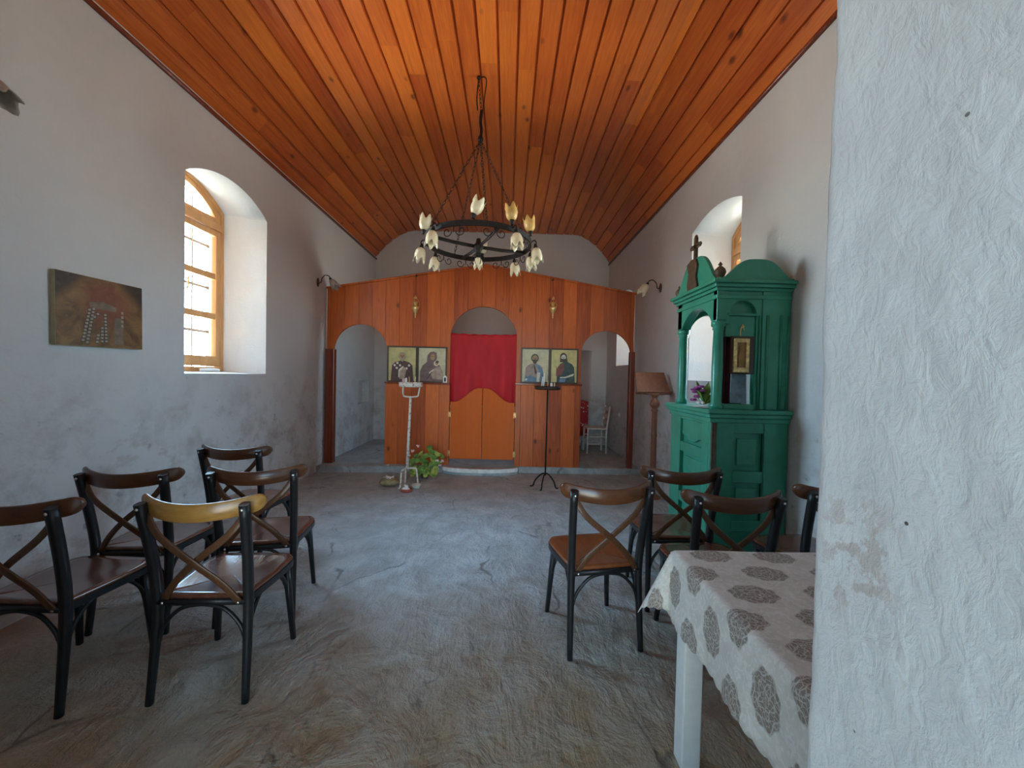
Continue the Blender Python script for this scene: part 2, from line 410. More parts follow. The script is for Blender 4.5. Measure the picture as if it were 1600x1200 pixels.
def struct(o, label=None):
    o['kind'] = 'structure'
    if label: o['label'] = label
    return o
def dup(root, loc, rz, label, first=False):
    if first: r = root
    else:
        r = root.copy(); COL.objects.link(r)
        for ch in list(root.children):
            c = ch.copy(); COL.objects.link(c); c.parent = r
            for g in list(ch.children):
                d = g.copy(); COL.objects.link(d); d.parent = c
    r.location = loc; r.rotation_euler = (0, 0, rz); r['label'] = label
    return r
def rrect(w, d, r=.3):
    """rounded rectangle section"""
    r = min(w, d) * r; out = []
    for cx, cy, a0 in ((w/2-r, d/2-r, 0), (-w/2+r, d/2-r, PI/2), (-w/2+r, -d/2+r, PI), (w/2-r, -d/2+r, 1.5*PI)):
        for k in range(3): a = a0 + k*PI/4; out.append((cx + r*math.cos(a), cy + r*math.sin(a)))
    return out
def bez(p0, p1, p2, n):
    out = []
    for i in range(n+1):
        t = i/n; out.append(tuple((1-t)**2*a + 2*t*(1-t)*b + t*t*c for a, b, c in zip(p0, p1, p2)))
    return out
def smooth_path(pts, n=8):
    """Catmull-Rom through pts"""
    P = [Vector(p) for p in pts]; P = [P[0]*2-P[1]] + P + [P[-1]*2-P[-2]]; out = []
    for i in range(1, len(P)-2):
        for k in range(n):
            t = k/n; a, b, c, d = P[i-1:i+3]
            out.append(.5*((2*b) + (c-a)*t + (2*a-5*b+4*c-d)*t*t + (3*b-a-3*c+d)*t**3))
    out.append(P[-2]); return [tuple(p) for p in out]
def arch(a, b, sill, spring, apex, n=18):
    """closed outline of an arched opening: bottom left, up, over the arch, down to bottom right"""
    c, h = (a+b)/2, (b-a)/2; rise = apex-spring
    out = [(a, sill)]
    if rise < 1e-4: return out + [(a, spring)] + [(a + (b-a)*i/n, spring) for i in range(1, n)] + [(b, spring), (b, sill)]
    R = (h*h + rise*rise) / (2*rise); zc = apex - R; al = math.asin(min(1, h/R))
    if rise >= h: al = PI/2; R = h; zc = spring
    for i in range(n+1):
        t = -al + 2*al*i/n; out.append((c + R*math.sin(t), zc + (R*math.cos(t) if rise < h else rise*math.cos(t))))
    out.append((b, sill)); return out
def arch_z(o, y):
    for (a, za), (b, zb) in zip(o[1:-2], o[2:-1]):
        if a <= y <= b and b > a: return za + (zb-za)*(y-a)/(b-a)
    return o[1][1]

# ------------------------------------------------------------------ the room
XL, XR, YW, YB, EAVE, TOP = -2.75, 2.05, 0.72, 7.95, 3.80, 4.39
YS, ZS = 5.82, 0.09                                    # altar screen and raised altar floor
g = MB(); nx, ny = 40, 70
g.quad((XL-.7, -.35, 0), (XR+.7, -.35, 0), (XR+.7, YB+.3, 0), (XL-.7, YB+.3, 0))
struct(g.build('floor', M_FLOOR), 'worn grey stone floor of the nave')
g = MB()
cx = -.38
edge = [(XL, 5.56), (-2.3, 5.60), (-1.8, 5.64), (-1.3, 5.69), (-.94, 5.72)]
edge += [(cx + .56*math.sin(t), 5.725 - .18*math.cos(t)) for t in [(-PI/2) + PI*i/20 for i in range(1, 20)]]
edge += [(.19, 5.74), (1.1, 5.765), (XR, 5.78)]
edge = [(x, y + .012*math.sin(x*11) * (abs(x-cx) > .57)) for x, y in edge]
g.prism(edge + [(XR, YB+.2), (XL, YB+.2)], lambda u, v, d: (u, v, d), -.05, ZS)
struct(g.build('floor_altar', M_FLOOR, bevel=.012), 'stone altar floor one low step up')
g = MB()
ts = [(-1.40) + 2.8*i/30 for i in range(31)]; ts2 = [.004*math.sin(i*2.3) for i in range(31)]
g.ring([((cx + .575*math.sin(t)), 5.725 - .197*math.cos(t) + j) for t, j in zip(ts, ts2)], [(cx + .53*math.sin(t), 5.725 - .155*math.cos(t)) for t in ts], lambda u, v, d: (u, v, d), .035, ZS+.004, closed=False)
struct(g.build('trim_1', M_STEP, bevel=.008), 'pale lime rim of the rounded altar step')

def side_wall(name, X, d, openings, label):
    """wall in the plane x = X, d = outward direction; openings: (inner outline, outer outline, depth, closed)"""
    m = MB(); y0, y1, zt = YW-.02, YB+.02, EAVE+.06
    y = y0
    for oi, oo, t, closed in openings:
        a, b = oi[0][0], oi[-1][0]
        m.quad((X, y, -.02), (X, a, -.02), (X, a, zt), (X, y, zt))
        m.quad((X, a, -.02), (X, b, -.02), (X, b, oi[0][1]), (X, a, oi[0][1]))
        for (ya, za), (yb, zb) in zip(oi[1:-2], oi[2:-1]):
            if yb > ya: m.quad((X, ya, za), (X, yb, zb), (X, yb, zt), (X, ya, zt))
        n = len(oi)
        for i in range(n):
            p, q, r, s_ = oi[i], oi[(i+1) % n], oo[(i+1) % n], oo[i]
            m.quad((X, *p), (X, *q), (X+d*t, *r), (X+d*t, *s_), sm=(1 <= i < n-2 and len(oi) > 6))
        if closed: m.bm.faces.new([m.bm.verts.new((X+d*t, *p)) for p in oo])
        y = b
    m.quad((X, y, -.02), (X, y1, -.02), (X, y1, zt), (X, y, zt))
    X2 = X + d*.72; y = y0                               # the outer face of the thick wall
    for oi, oo, t, closed in openings:
        if closed: continue
        a, b = oo[0][0], oo[-1][0]
        m.quad((X2, y, -.02), (X2, a, -.02), (X2, a, 4.4), (X2, y, 4.4))
        m.quad((X2, a, -.02), (X2, b, -.02), (X2, b, oo[0][1]), (X2, a, oo[0][1]))
        for (ya, za), (yb, zb) in zip(oo[1:-2], oo[2:-1]):
            if yb > ya: m.quad((X2, ya, za), (X2, yb, zb), (X2, yb, 4.4), (X2, ya, 4.4))
        n = len(oo)
        for i in range(n):
            m.quad((X+d*t, *oo[i]), (X+d*t, *oo[(i+1) % n]), (X2, *oo[(i+1) % n]), (X2, *oo[i]))
        y = b
    m.quad((X2, y, -.02), (X2, y1, -.02), (X2, y1, 4.4), (X2, y, 4.4))
    m.quad((X, y0, zt), (X, y1, zt), (X2, y1, 4.4), (X2, y0, 4.4))
    me = m.build(name, M_PLASTER); struct(me, label); return me
WIN = [  # inner outline args, outer outline args
    ((3.30, 4.40, 1.415, 3.13, 3.31), (3.25, 4.45, 1.43, 3.23, 3.46)),
    ((3.42, 4.34, 1.45, 3.10, 3.20), (3.36, 4.46, 1.46, 3.12, 3.34)),
    ((6.25, 7.26, 1.69, 2.80, 3.00), (6.20, 7.30, 1.71, 2.85, 3.06))]
oi0, oo0 = arch(*WIN[0][0]), arch(*WIN[0][1])
nich = arch(7.13, 7.68, .87, 1.31, 1.31)
side_wall('wall_left', XL, -1, [(oi0, oo0, .60, False), (nich, nich, .14, True)], 'whitewashed left nave wall with one arched window')
side_wall('wall_right', XR, 1, [(arch(*WIN[1][0]), arch(*WIN[1][1]), .60, False), (arch(*WIN[2][0]), arch(*WIN[2][1]), .60, False)], 'whitewashed right nave wall behind the green shrine')
g = MB(); na, nb, nz0, nz1, nd = .98, 1.735, .99, 2.02, .35
g.quad((XL, YB, -.02), (na, YB, -.02), (na, YB, 4.5), (XL, YB, 4.5)); g.quad((nb, YB, -.02), (XR, YB, -.02), (XR, YB, 4.5), (nb, YB, 4.5))
g.quad((na, YB, -.02), (nb, YB, -.02), (nb, YB, nz0), (na, YB, nz0)); g.quad((na, YB, nz1), (nb, YB, nz1), (nb, YB, 4.5), (na, YB, 4.5))
c0 = [(na + (nb-na)*i/12, YB + nd*math.sin(PI*i/12)**.6) for i in range(13)]
for (xa, ya), (xb, yb) in zip(c0[:-1], c0[1:]): g.quad((xa, ya, nz0), (xb, yb, nz0), (xb, yb, nz1), (xa, ya, nz1), sm=True)
for z in (nz0, nz1): g.bm.faces.new([g.bm.verts.new((x, y, z)) for x, y in c0])
struct(g.build('wall_back', M_PLASTER), 'whitewashed wall behind the altar with a curved niche')
# entrance wall, with the doorway the camera stands in
DX0, DX1, DZ, YO = -1.20, .592, 2.75, -.12
g = MB()
for y in (YW, YO):
    g.quad((XL-.7, y, -.02), (DX0, y, -.02), (DX0, y, 4.6), (XL-.7, y, 4.6)); g.quad((DX0, y, DZ), (DX1, y, DZ), (DX1, y, 4.6), (DX0, y, 4.6))
    g.quad((DX1+.05, y, -.02), (XR+.7, y, -.02), (XR+.7, y, 4.6), (DX1+.05, y, 4.6))
g.quad((DX0, YO, -.02), (DX0, YW, -.02), (DX0, YW, DZ), (DX0, YO, DZ)); g.quad((DX0, YO, DZ), (DX1+.05, YO, DZ), (DX1+.05, YW, DZ), (DX0, YW, DZ))
for x in (XL-.7, XR+.7): g.quad((x, YO, -.02), (x, YW, -.02), (x, YW, 4.6), (x, YO, 4.6))
g.quad((XL-.7, YO, 4.6), (XR+.7, YO, 4.6), (XR+.7, YW, 4.6), (XL-.7, YW, 4.6))
struct(g.build('wall_front', M_PLASTER), 'entrance wall around the doorway')
from mathutils import noise as mn
g = MB(); ny, nz = 60, 220                            # doorway reveal with a hand-trowelled, wavering edge
V = []
for i in range(ny+8):
    L = []
    for k in range(nz+1):
        z = -.02 + (DZ+.02)*k/nz
        e = .006*mn.noise((z*3.1, 1.7, 0)) + .004*mn.noise((z*9, 4.2, 0)) + .0018*mn.noise((z*31, 8, 0))
        if i <= ny: y = YO + (YW-YO)*i/ny; x = DX1; x += .005*mn.noise((y*4, z*3, 2)) + .0022*mn.noise((y*15, z*12, 5)); x += e*(i/ny)**8
        else: q = (i-ny)/7; y = YW; x = DX1 + e + .06*q**.8
        if i == ny: y -= .006; x += .001
        if i == ny+1: x = DX1 + e + .006
        L.append(g.bm.verts.new((x, y, z)))
    V.append(L)
for i in range(len(V)-1):
    for k in range(nz): f = g.bm.faces.new((V[i][k], V[i+1][k], V[i+1][k+1], V[i][k+1])); f.smooth = True
struct(g.build('wall_jamb', M_JAMB), 'rough whitewashed doorway reveal close on the right')

# ceiling: boards along the nave, coved at both sides, grooved between boards
prof = bez((XL-.015, EAVE), (-2.47, 4.24), (-2.03, TOP-.005), 14) + [(-1.9 + 3.15*i/30, TOP) for i in range(31)] + bez((1.38, TOP-.005), (1.79, 4.25), (XR+.015, EAVE), 14)
L = [0]
for a, b in zip(prof[:-1], prof[1:]): L.append(L[-1] + math.hypot(b[0]-a[0], b[1]-a[1]))
def at_len(s):
    for i in range(len(L)-1):
        if L[i] <= s <= L[i+1]:
            t = (s-L[i])/(L[i+1]-L[i]); a, b = prof[i], prof[i+1]; n = Vector((-(b[1]-a[1]), b[0]-a[0])).normalized()
            return Vector((a[0]+(b[0]-a[0])*t, a[1]+(b[1]-a[1])*t)), n
    return Vector(prof[-1]), Vector((0, 1))
BW = .178; cuts = [0.0]; k = 1
while k*BW < L[-1]:
    c = k*BW
    cuts += [c-.075, c-.030, c-.025, c-.016, c, c+.003]; k += 1     # a bead and a dark groove at every joint
cuts = sorted(x for x in cuts if 0 <= x < L[-1]) + [L[-1]]
g = MB(); uvl = g.bm.loops.layers.uv.new('UVMap'); rows = []
for s_ in cuts:
    p, n = at_len(s_); fr = (s_/BW) % 1.0; dep = 0
    if fr > .999 or fr < .004: dep = .020
    elif abs(fr*BW-(BW-.016)) < .002: dep = .020
    elif abs(fr*BW-(BW-.025)) < .002: dep = -.003
    q = p + n*dep; rows.append((s_, [g.bm.verts.new((q.x, y, q.y)) for y in (YW-.02, YB+.02)]))
for (sa, A), (sb, B) in zip(rows[:-1], rows[1:]):
    f = g.bm.faces.new((A[0], A[1], B[1], B[0]))
    for lp, uv in zip(f.loops, ((sa, YW), (sa, YB), (sb, YB), (sb, YW))): lp[uvl].uv = (min(max(uv[0], 0), 99)+ (1e-4 if uv[0] == sa else -1e-4), uv[1])
struct(g.build('ceiling', M_CEIL), 'coved ceiling of orange varnished pine boards')
g = MB()
for x, s_ in ((XL, 1), (XR, -1)):
    g.sweep([(x+s_*.012, YW, EAVE-.005), (x+s_*.012, YB, EAVE-.005)], rrect(.03, .035), up=(0, 0, 1))
struct(g.build('trim_2', M_REDWOOD), 'thin wooden moulding where ceiling boards meet the walls')
# roof above, so that no daylight leaks over the boards
g = MB(); g.quad((XL-.75, YO, 4.6), (XR+.75, YO, 4.6), (XR+.75, YB+.4, 4.6), (XL-.75, YB+.4, 4.6))
g.quad((XL-.75, YB+.4, -.02), (XR+.75, YB+.4, -.02), (XR+.75, YB+.4, 4.6), (XL-.75, YB+.4, 4.6))
for x in (XL-.75, XR+.75): g.quad((x, YW, 4.3), (x, YB+.4, 4.3), (x, YB+.4, 4.6), (x, YW, 4.6))
for x in (XL-.72, XR+.72): g.quad((x, YB-.1, -.02), (x, YB+.4, -.02), (x, YB+.4, 4.6), (x, YB-.1, 4.6))
struct(g.build('roof', M_PLASTER))

# ------------------------------------------------------------------ windows
def inset(o, d):
    a, b = o[0][0], o[-1][0]; c = (a+b)/2; k = ((b-a)/2-d)/((b-a)/2); zt = max(z for _, z in o)
    return [(a+d, o[0][1]+d)] + [(c+(y-c)*k, z-d) for y, z in o[1:-1]] + [(b-d, o[0][1]+d)]
def window(idx, X, d, args, label, grille=True):
    oo = arch(*args); a, b, sill, spring, apex = args; c = (a+b)/2
    fn = lambda u, v, t: (X + d*t, u, v)
    root = MB().ring(oo, inset(oo, .05), fn, -.09, -.01).build(f'window_{idx}', M_WINW, bevel=.004); struct(root, label)
    tz = spring - .20                                         # transom over two casements, arched light above
    MB().prism([(a+.045, tz-.035), (b-.045, tz-.035), (b-.045, tz+.045), (a+.045, tz+.045)], fn, -.10, -.015).build('transom', M_WINW, root, bevel=.006)
    fo = [(a+.05, tz+.045)] + [p for p in inset(oo, .05)[1:-1]] + [(b-.05, tz+.045)]
    MB().ring(fo, inset(fo, .055), fn, -.075, -.025).build('fanlight_frame', M_WINW, root, bevel=.004)
    fi = inset(fo, .05)
    MB().prism(fi, fn, -.052, -.048).build('glass', M_GLASS, root)
    z0, z1 = sill+.05, tz-.035; gap = z1-z0
    for y0, y1 in ((a+.05, c), (c, b-.05)):
        fr = [(y0+.003, z0+.01), (y0+.003, z1-.005), (y1-.003, z1-.005), (y1-.003, z0+.01)]
        inn = [(y0+.065, z0+.12), (y0+.065, z1-.07), (y1-.065, z1-.07), (y1-.065, z0+.12)]
        sash = MB().ring(fr, inn, fn, -.085, -.03).build('sash', M_WINW, root, bevel=.004)
        h = inn[1][1]-inn[0][1]
        m = MB()
        for f in (1/3, 2/3):
            z = inn[0][1]+h*f; m.prism([(y0+.06, z-.033), (y1-.06, z-.033), (y1-.06, z+.033), (y0+.06, z+.033)], fn, -.075, -.035)
        m.build('glazing_bar', M_WINW, sash, bevel=.003)
        MB().prism(inn, fn, -.057, -.053).build('glass', M_GLASS, sash)
    hz = (z0+z1)/2 + .02
    m = MB(); m.prism([(c+.01, hz-.06), (c+.04, hz-.06), (c+.04, hz+.06), (c+.01, hz+.06)], fn, -.10, -.084)
    m.tube([fn(c+.025, hz, -.09), fn(c+.025, hz, -.14), fn(c+.03, hz+.02, -.15), fn(c+.045, hz+.12, -.14)], .009, 8)
    m.build('handle', M_BRASS, root)
    if grille:
        m = MB()
        for i in range(1, 5): y = a+(b-a)*i/5; m.tube([fn(y, sill+.02, .08), fn(y, arch_z(oo, y), .08)], .008, 6)
        for z in (sill+.45, sill+.95, sill+1.42): m.sweep([fn(a, z, .088), fn(b, z, .088)], rrect(.01, .03), up=(0, 0, 1))
        m.build('iron_grille', M_GRILLE, root)
    return root
window(1, XL-.60, -1, WIN[0][1], 'arched pine casement deep in the left wall')
window(2, XR+.60, 1, WIN[1][1], 'arched pine casement above the green shrine')
window(3, XR+.60, 1, WIN[2][1], 'arched window beside the altar')
g = MB(); g.tube(smooth_path([(-3.22, 4.06, 1.445), (-3.17, 4.15, 1.45), (-3.16, 4.24, 1.445)], 4), .016, 8)
tag(g.build('paper_roll', M_WHITE), 'small white paper roll on the left window sill', 'paper')

# ------------------------------------------------------------------ altar screen
def solid_strip(m, xs, lo, hi, y0, y1):
    """upright board with outline lo(x)..hi(x); pairs in xs with equal x make a vertical jump"""
    n = len(xs)
    for i in range(n-1):
        x0, x1 = xs[i], xs[i+1]; l0, l1, h0, h1 = lo[i], lo[i+1], hi[i], hi[i+1]
        if x1 - x0 < 1e-6:
            if abs(l0-l1) > 1e-6: m.quad((x0, y0, l0), (x0, y0, l1), (x0, y1, l1), (x0, y1, l0))
            continue
        for y in (y0, y1): m.quad((x0, y, l0), (x1, y, l1), (x1, y, h1), (x0, y, h0))
        m.quad((x0, y0, l0), (x1, y0, l1), (x1, y1, l1), (x0, y1, l0)); m.quad((x0, y0, h0), (x1, y0, h1), (x1, y1, h1), (x0, y1, h0))
    for i in (0, n-1): m.quad((xs[i], y0, lo[i]), (xs[i], y1, lo[i]), (xs[i], y1, hi[i]), (xs[i], y0, hi[i]))
SX0, SX1, APX = XL+.03, 1.90, -.36
def roofline(x): return 2.70 + (3.10-2.70)*(x-SX0)/(APX-SX0) if x < APX else 3.10 - (3.10-2.72)*(x-APX)/(SX1-APX)
ops = [arch(-2.62, -1.815, ZS, 1.80, 2.185), arch(-.87, .13, ZS, 2.09, 2.49), arch(1.105, 1.86, ZS, 1.86, 2.17)]
xs, lo = [SX0], [ZS]
for o in ops:
    xs.append(o[0][0]); lo.append(ZS)
    for x, z in o[1:-1]: xs.append(x); lo.append(z)
    xs.append(o[-1][0]); lo.append(ZS)
    if o is ops[1]: pass
xs.append(SX1); lo.append(ZS)
i = next(k for k in range(len(xs)-1) if xs[k] < APX < xs[k+1]); xs.insert(i+1, APX); lo.insert(i+1, (lo[i]+lo[i+1])/2)
screen = thing('altar_screen', 'gabled altar screen of orange brown planks with three arched openings', 'altar screen', (0, 0, 0))
m = MB(); solid_strip(m, xs, lo, [roofline(x) for x in xs], YS-.02, YS+.03); m.build('plank_panel', M_SCREEN, screen, bevel=.003)
m = MB(); m.sweep([(SX0-.01, YS, roofline(SX0)+.012), (APX, YS, roofline(APX)+.012), (SX1+.02, YS, roofline(SX1)+.012)], rrect(.085, .03), up=(0, 0, 1), sm=False)
m.build('top_moulding', M_SCREEN, screen, bevel=.004)
for x0, x1 in ((SX0-.01, -2.60), (1.845, SX1+.02)):
    MB().box((x0, YS-.045, ZS), (x1, YS+.045, 1.80 if x0 < 0 else 1.86)).build('post', M_REDWOOD, screen, bevel=.006)
for x0, x1, z in ((-1.83, -.865, 1.305), (.125, 1.115, 1.33)):       # lower panels stand proud below the icons
    MB().box((x0, YS-.034, ZS-.005), (x1, YS-.012, z)).build('lower_panel', M_SCREEN, screen, bevel=.004)
    MB().box((x0-.01, YS-.055, z), (x1+.01, YS-.015, z+.022)).build('icon_ledge', M_REDWOOD, screen, bevel=.004)
for s_, xe in ((1, -.862), (-1, .122)):                                # the two low swing doors
    n = 14; w = abs(APX-.01-xe) - .0105; pts = []
    for k in range(n+1):
        t = k/n; x = xe + s_*(w*t + .006); z = 1.05 + .212*(.5-.5*math.cos(PI*min(1, max(0, (t-.12)/.78)))); pts.append((x, z))
    pts = [(xe+s_*.006, .185)] + pts + [(xe+s_*(w+.006), .185)]
    dr = MB().prism(pts, lambda u, v, d: (u, d, v), YS-.03, YS-.005).build('door', M_DOORW, screen, bevel=.004)
    for z in (.27, .86):
        mm = MB(); mm.tube([(xe+s_*.0, YS-.038, z-.045), (xe+s_*.0, YS-.038, z+.045)], .009, 8); mm.box((xe-.014, YS-.036, z-.04), (xe+.014, YS-.03, z+.04)); mm.build('hinge', M_BRASS, dr)

# curtain
m = MB(); nu, nv = 60, 30; V = []
for i in range(nu+1):
    u = i/nu; x = -.885 + 1.025*u; row = []
    for k in range(nv+1):
        v = k/nv; top = 2.092 - .012*math.sin(PI*u) + .004*math.sin(u*40)
        z = top - v*(1.10 + .015*math.sin(u*9))
        y = YS + .062 + .012*math.sin(u*17 + v*1.2)*(.25+v*.8) + .010*math.sin(u*31+2)*v*v + .012*max(0, (abs(u-.5)-.36)*7)*v*math.sin(u*60)
        xx = x - .012*v*(1-u) + .004*math.sin(v*6+u*5)
        row.append(m.bm.verts.new((xx, y, z)))
    V.append(row)
for i in range(nu):
    for k in range(nv): f = m.bm.faces.new((V[i][k], V[i+1][k], V[i+1][k+1], V[i][k+1])); f.smooth = True
cu = m.build('curtain', M_CURT, solid=.003); tag(cu, 'plain red curtain hanging in the middle arch behind the low doors', 'curtain')

# ------------------------------------------------------------------ icons on the screen
M_ICGOLD = plain('aged gold leaf ground', (.46, .39, .17), .42, .25, .18, .1, 40)
M_ICPALE = plain('faded gold ground', (.50, .46, .30), .5, .1, .16, .1, 40)
M_FRAME = plain('dark brown icon frame', (.055, .028, .014), .4, 0, .2)
P_SKIN = plain('painted ochre skin', (.36, .22, .10), .5); P_HAIR = plain('painted dark hair', (.055, .035, .02), .5); P_GREYB = plain('painted grey beard', (.30, .25, .16), .5)
P_ROBE = plain('painted dark maroon robe', (.075, .03, .028), .5, 0, .3); P_WHITE = plain('painted white cloth', (.62, .58, .48), .5); P_MAUVE = plain('painted mauve veil', (.155, .09, .085), .5, 0, .25)
P_TAN = plain('painted tan child', (.36, .26, .20), .5, 0, .25); P_PINKR = plain('painted rosy grey tunic', (.30, .22, .19), .5, 0, .3); P_BLUE = plain('painted blue mantle', (.10, .19, .28), .5, 0, .3)
P_TEAL = plain('painted dark green mantle', (.03, .055, .05), .5, 0, .3); P_RED = plain('painted brick tunic', (.20, .055, .04), .5, 0, .3); P_LINE = plain('painted outline', (.03, .02, .015), .5)
def ell(cx, cz, rx, rz, n=20, a0=0, a1=2*PI): return [(cx+rx*math.cos(a0+(a1-a0)*i/n), cz+rz*math.sin(a0+(a1-a0)*i/n)) for i in range(n if a1-a0 > 6.2 else n+1)]
def icon(x0, z0, w, h, ground, layers, label, fr=.022):
    """panel in a dark frame; layers are flat painted shapes in panel units (0..1 wide, 0..1 high)"""
    r = thing('icon', label, 'icon', (x0, YS-.02, z0), 0, 'icons on the altar screen')
    MB().ring([(-fr, -fr), (-fr, h+fr), (w+fr, h+fr), (w+fr, -fr)], [(0, 0), (0, h), (w, h), (w, 0)], lambda u, v, d: (u, d, v), -.03, 0).build('frame', M_FRAME, r, bevel=.003)
    MB().box((0, -.016, 0), (w, -.002, h)).build('panel', ground, r)
    mats, mb = [], MB()
    for k, (mt, pts) in enumerate(layers):
        if mt not in mats: mats.append(mt)
        y = -.0165 - .00025*k
        f = mb.bm.faces.new([mb.bm.verts.new((min(max(u, 0), 1)*w, y, min(max(v, 0), 1)*h)) for u, v in pts]); f.material_index = mats.index(mt)
    mb.build('painted_figure', mats, r); return r
def robe(cx, base, top, wb, ws): # shoulders-down silhouette
    return [(cx-wb, base), (cx-wb*.98, base+.2*(top-base)), (cx-ws*1.05, top-.14), (cx-ws*.75, top-.05), (cx-.09, top), (cx+.09, top), (cx+ws*.75, top-.05), (cx+ws*1.05, top-.14), (cx+wb*.98, base+.2*(top-base)), (cx+wb, base)]
def head(cx, cz, rx, rz, hair, skin=P_SKIN, beard=None, halo=True):
    out = []
    out.append((hair, ell(cx, cz+.01, rx*1.28, rz*1.22)))
    out.append((skin, ell(cx, cz-.005, rx*.95, rz)))
    if beard: out.append((beard, [(cx-rx*.9, cz-.03), (cx-rx*.6, cz-rz*1.3), (cx, cz-rz*1.75), (cx+rx*.6, cz-rz*1.3), (cx+rx*.9, cz-.03), (cx, cz-.045)]))
    out.append((P_LINE, [(cx-rx*.65, cz+.02), (cx-rx*.15, cz+.025), (cx-rx*.15, cz+.008), (cx-rx*.65, cz+.004)])); out.append((P_LINE, [(cx+rx*.15, cz+.025), (cx+rx*.65, cz+.02), (cx+rx*.65, cz+.004), (cx+rx*.15, cz+.008)]))
    out.append((P_LINE, [(cx-rx*.09, cz), (cx+rx*.09, cz), (cx+rx*.16, cz-.04), (cx-rx*.16, cz-.04)])); return out
iw, ih = .405, .495
L1 = [(P_ROBE, robe(.50, 0, .60, .42, .36))] + [(P_WHITE, ell(x, z, .045, .035, 8)) for x, z in ((.22, .46), (.32, .53), (.42, .46), (.30, .38), (.75, .46), (.66, .37))]
L1 += [(P_TAN, [(.40, .05), (.60, .05), (.66, .36), (.52, .44), (.40, .30)]), (P_WHITE, [(.36, .32), (.52, .44), (.56, .42), (.41, .28)]), (P_WHITE, [(.36, .10), (.40, .10), (.41, .32), (.37, .32)])] + head(.50, .735, .11, .095, P_GREYB, P_SKIN, P_GREYB)
icon(-1.785, 1.352, iw, ih, M_ICGOLD, L1, 'icon of a bearded bishop in a cross patterned stole, leftmost on the screen')
L2 = [(P_MAUVE, [(.05, 0), (.05, .30), (.14, .47), (.30, .58), (.32, .78), (.42, .88), (.54, .90), (.66, .86), (.68, .72), (.62, .58), (.78, .48), (.90, .30), (.95, 0)])]
L2 += [(P_TAN, [(.42, .28), (.60, .40), (.78, .46), (.86, .36), (.93, .18), (.88, .05), (.52, .08)]), (P_SKIN, ell(.52, .73, .085, .095, 16)), (P_LINE, [(.47, .75), (.52, .755), (.52, .742), (.47, .735)]), (P_LINE, [(.55, .755), (.60, .74), (.60, .725), (.55, .742)]),
       (P_WHITE, ell(.66, .54, .10, .085, 16)), (P_SKIN, ell(.67, .55, .065, .065, 14)), (P_HAIR, ell(.69, .585, .065, .04, 12)), (P_WHITE, [(.38, .26), (.54, .36), (.57, .33), (.41, .22)]), (P_LINE, [(.30, .05), (.33, .05), (.50, .27), (.47, .29)])]
icon(-1.335, 1.352, .40, ih, M_ICPALE, L2, 'icon of a veiled mother holding a child, left of the red curtain')
L3 = [(P_PINKR, robe(.46, 0, .56, .37, .31)), (P_BLUE, [(.52, .56), (.66, .50), (.80, .34), (.82, .10), (.74, .0), (.60, .0), (.64, .34)]), (P_BLUE, [(.10, 0), (.10, .12), (.30, .20), (.56, .12), (.52, 0)]), (P_WHITE, [(.12, .03), (.2, .05), (.2, .1), (.13, .09)]),
      (P_WHITE, [(.56, .0), (.66, .0), (.70, .28), (.58, .30)]), (P_LINE, [(.44, .52), (.47, .52), (.56, .3), (.5, .2)])] + head(.48, .72, .115, .105, P_HAIR, P_SKIN, P_HAIR)
icon(.218, 1.378, .395, .487, M_ICPALE, L3, 'icon of a bearded man in pale tunic, right beside the red curtain')
L4 = [(P_TEAL, robe(.58, 0, .62, .36, .30)), (P_RED, [(.20, .18), (.20, .42), (.32, .52), (.50, .60), (.52, .40), (.40, .22)]), (P_WHITE, [(.34, .13), (.56, .13), (.86, .20), (.90, .27), (.84, .26), (.55, .17), (.36, .16)]), (P_BLUE, [(.32, .0), (.56, .0), (.58, .11), (.34, .12)]), (P_SKIN, [(.12, .50), (.20, .49), (.26, .44), (.22, .42)])]
L4 += [(P_HAIR, [(.34, .62), (.34, .84), (.42, .91), (.52, .91), (.60, .84), (.64, .62)])] + head(.475, .765, .10, .095, P_HAIR, P_WHITE, P_HAIR)
icon(.655, 1.378, .385, .487, M_ICGOLD, L4, 'icon of a dark haired prophet in a dark green cloak, rightmost on the screen')
c = thing('card', 'tiny white framed card at the lower corner of the mother and child icon', 'card', (-.965, YS-.055, 1.335))
MB().ring([(0, 0), (0, .085), (.03, .11), (.06, .085), (.06, 0)], [(.014, .016), (.014, .07), (.03, .08), (.046, .07), (.046, .016)], lambda u, v, d: (u, d, v), -.006, 0).build('frame', M_WHITE, c)
MB().box((.012, -.003, .014), (.048, -.0005, .078)).build('picture', P_LINE, c)

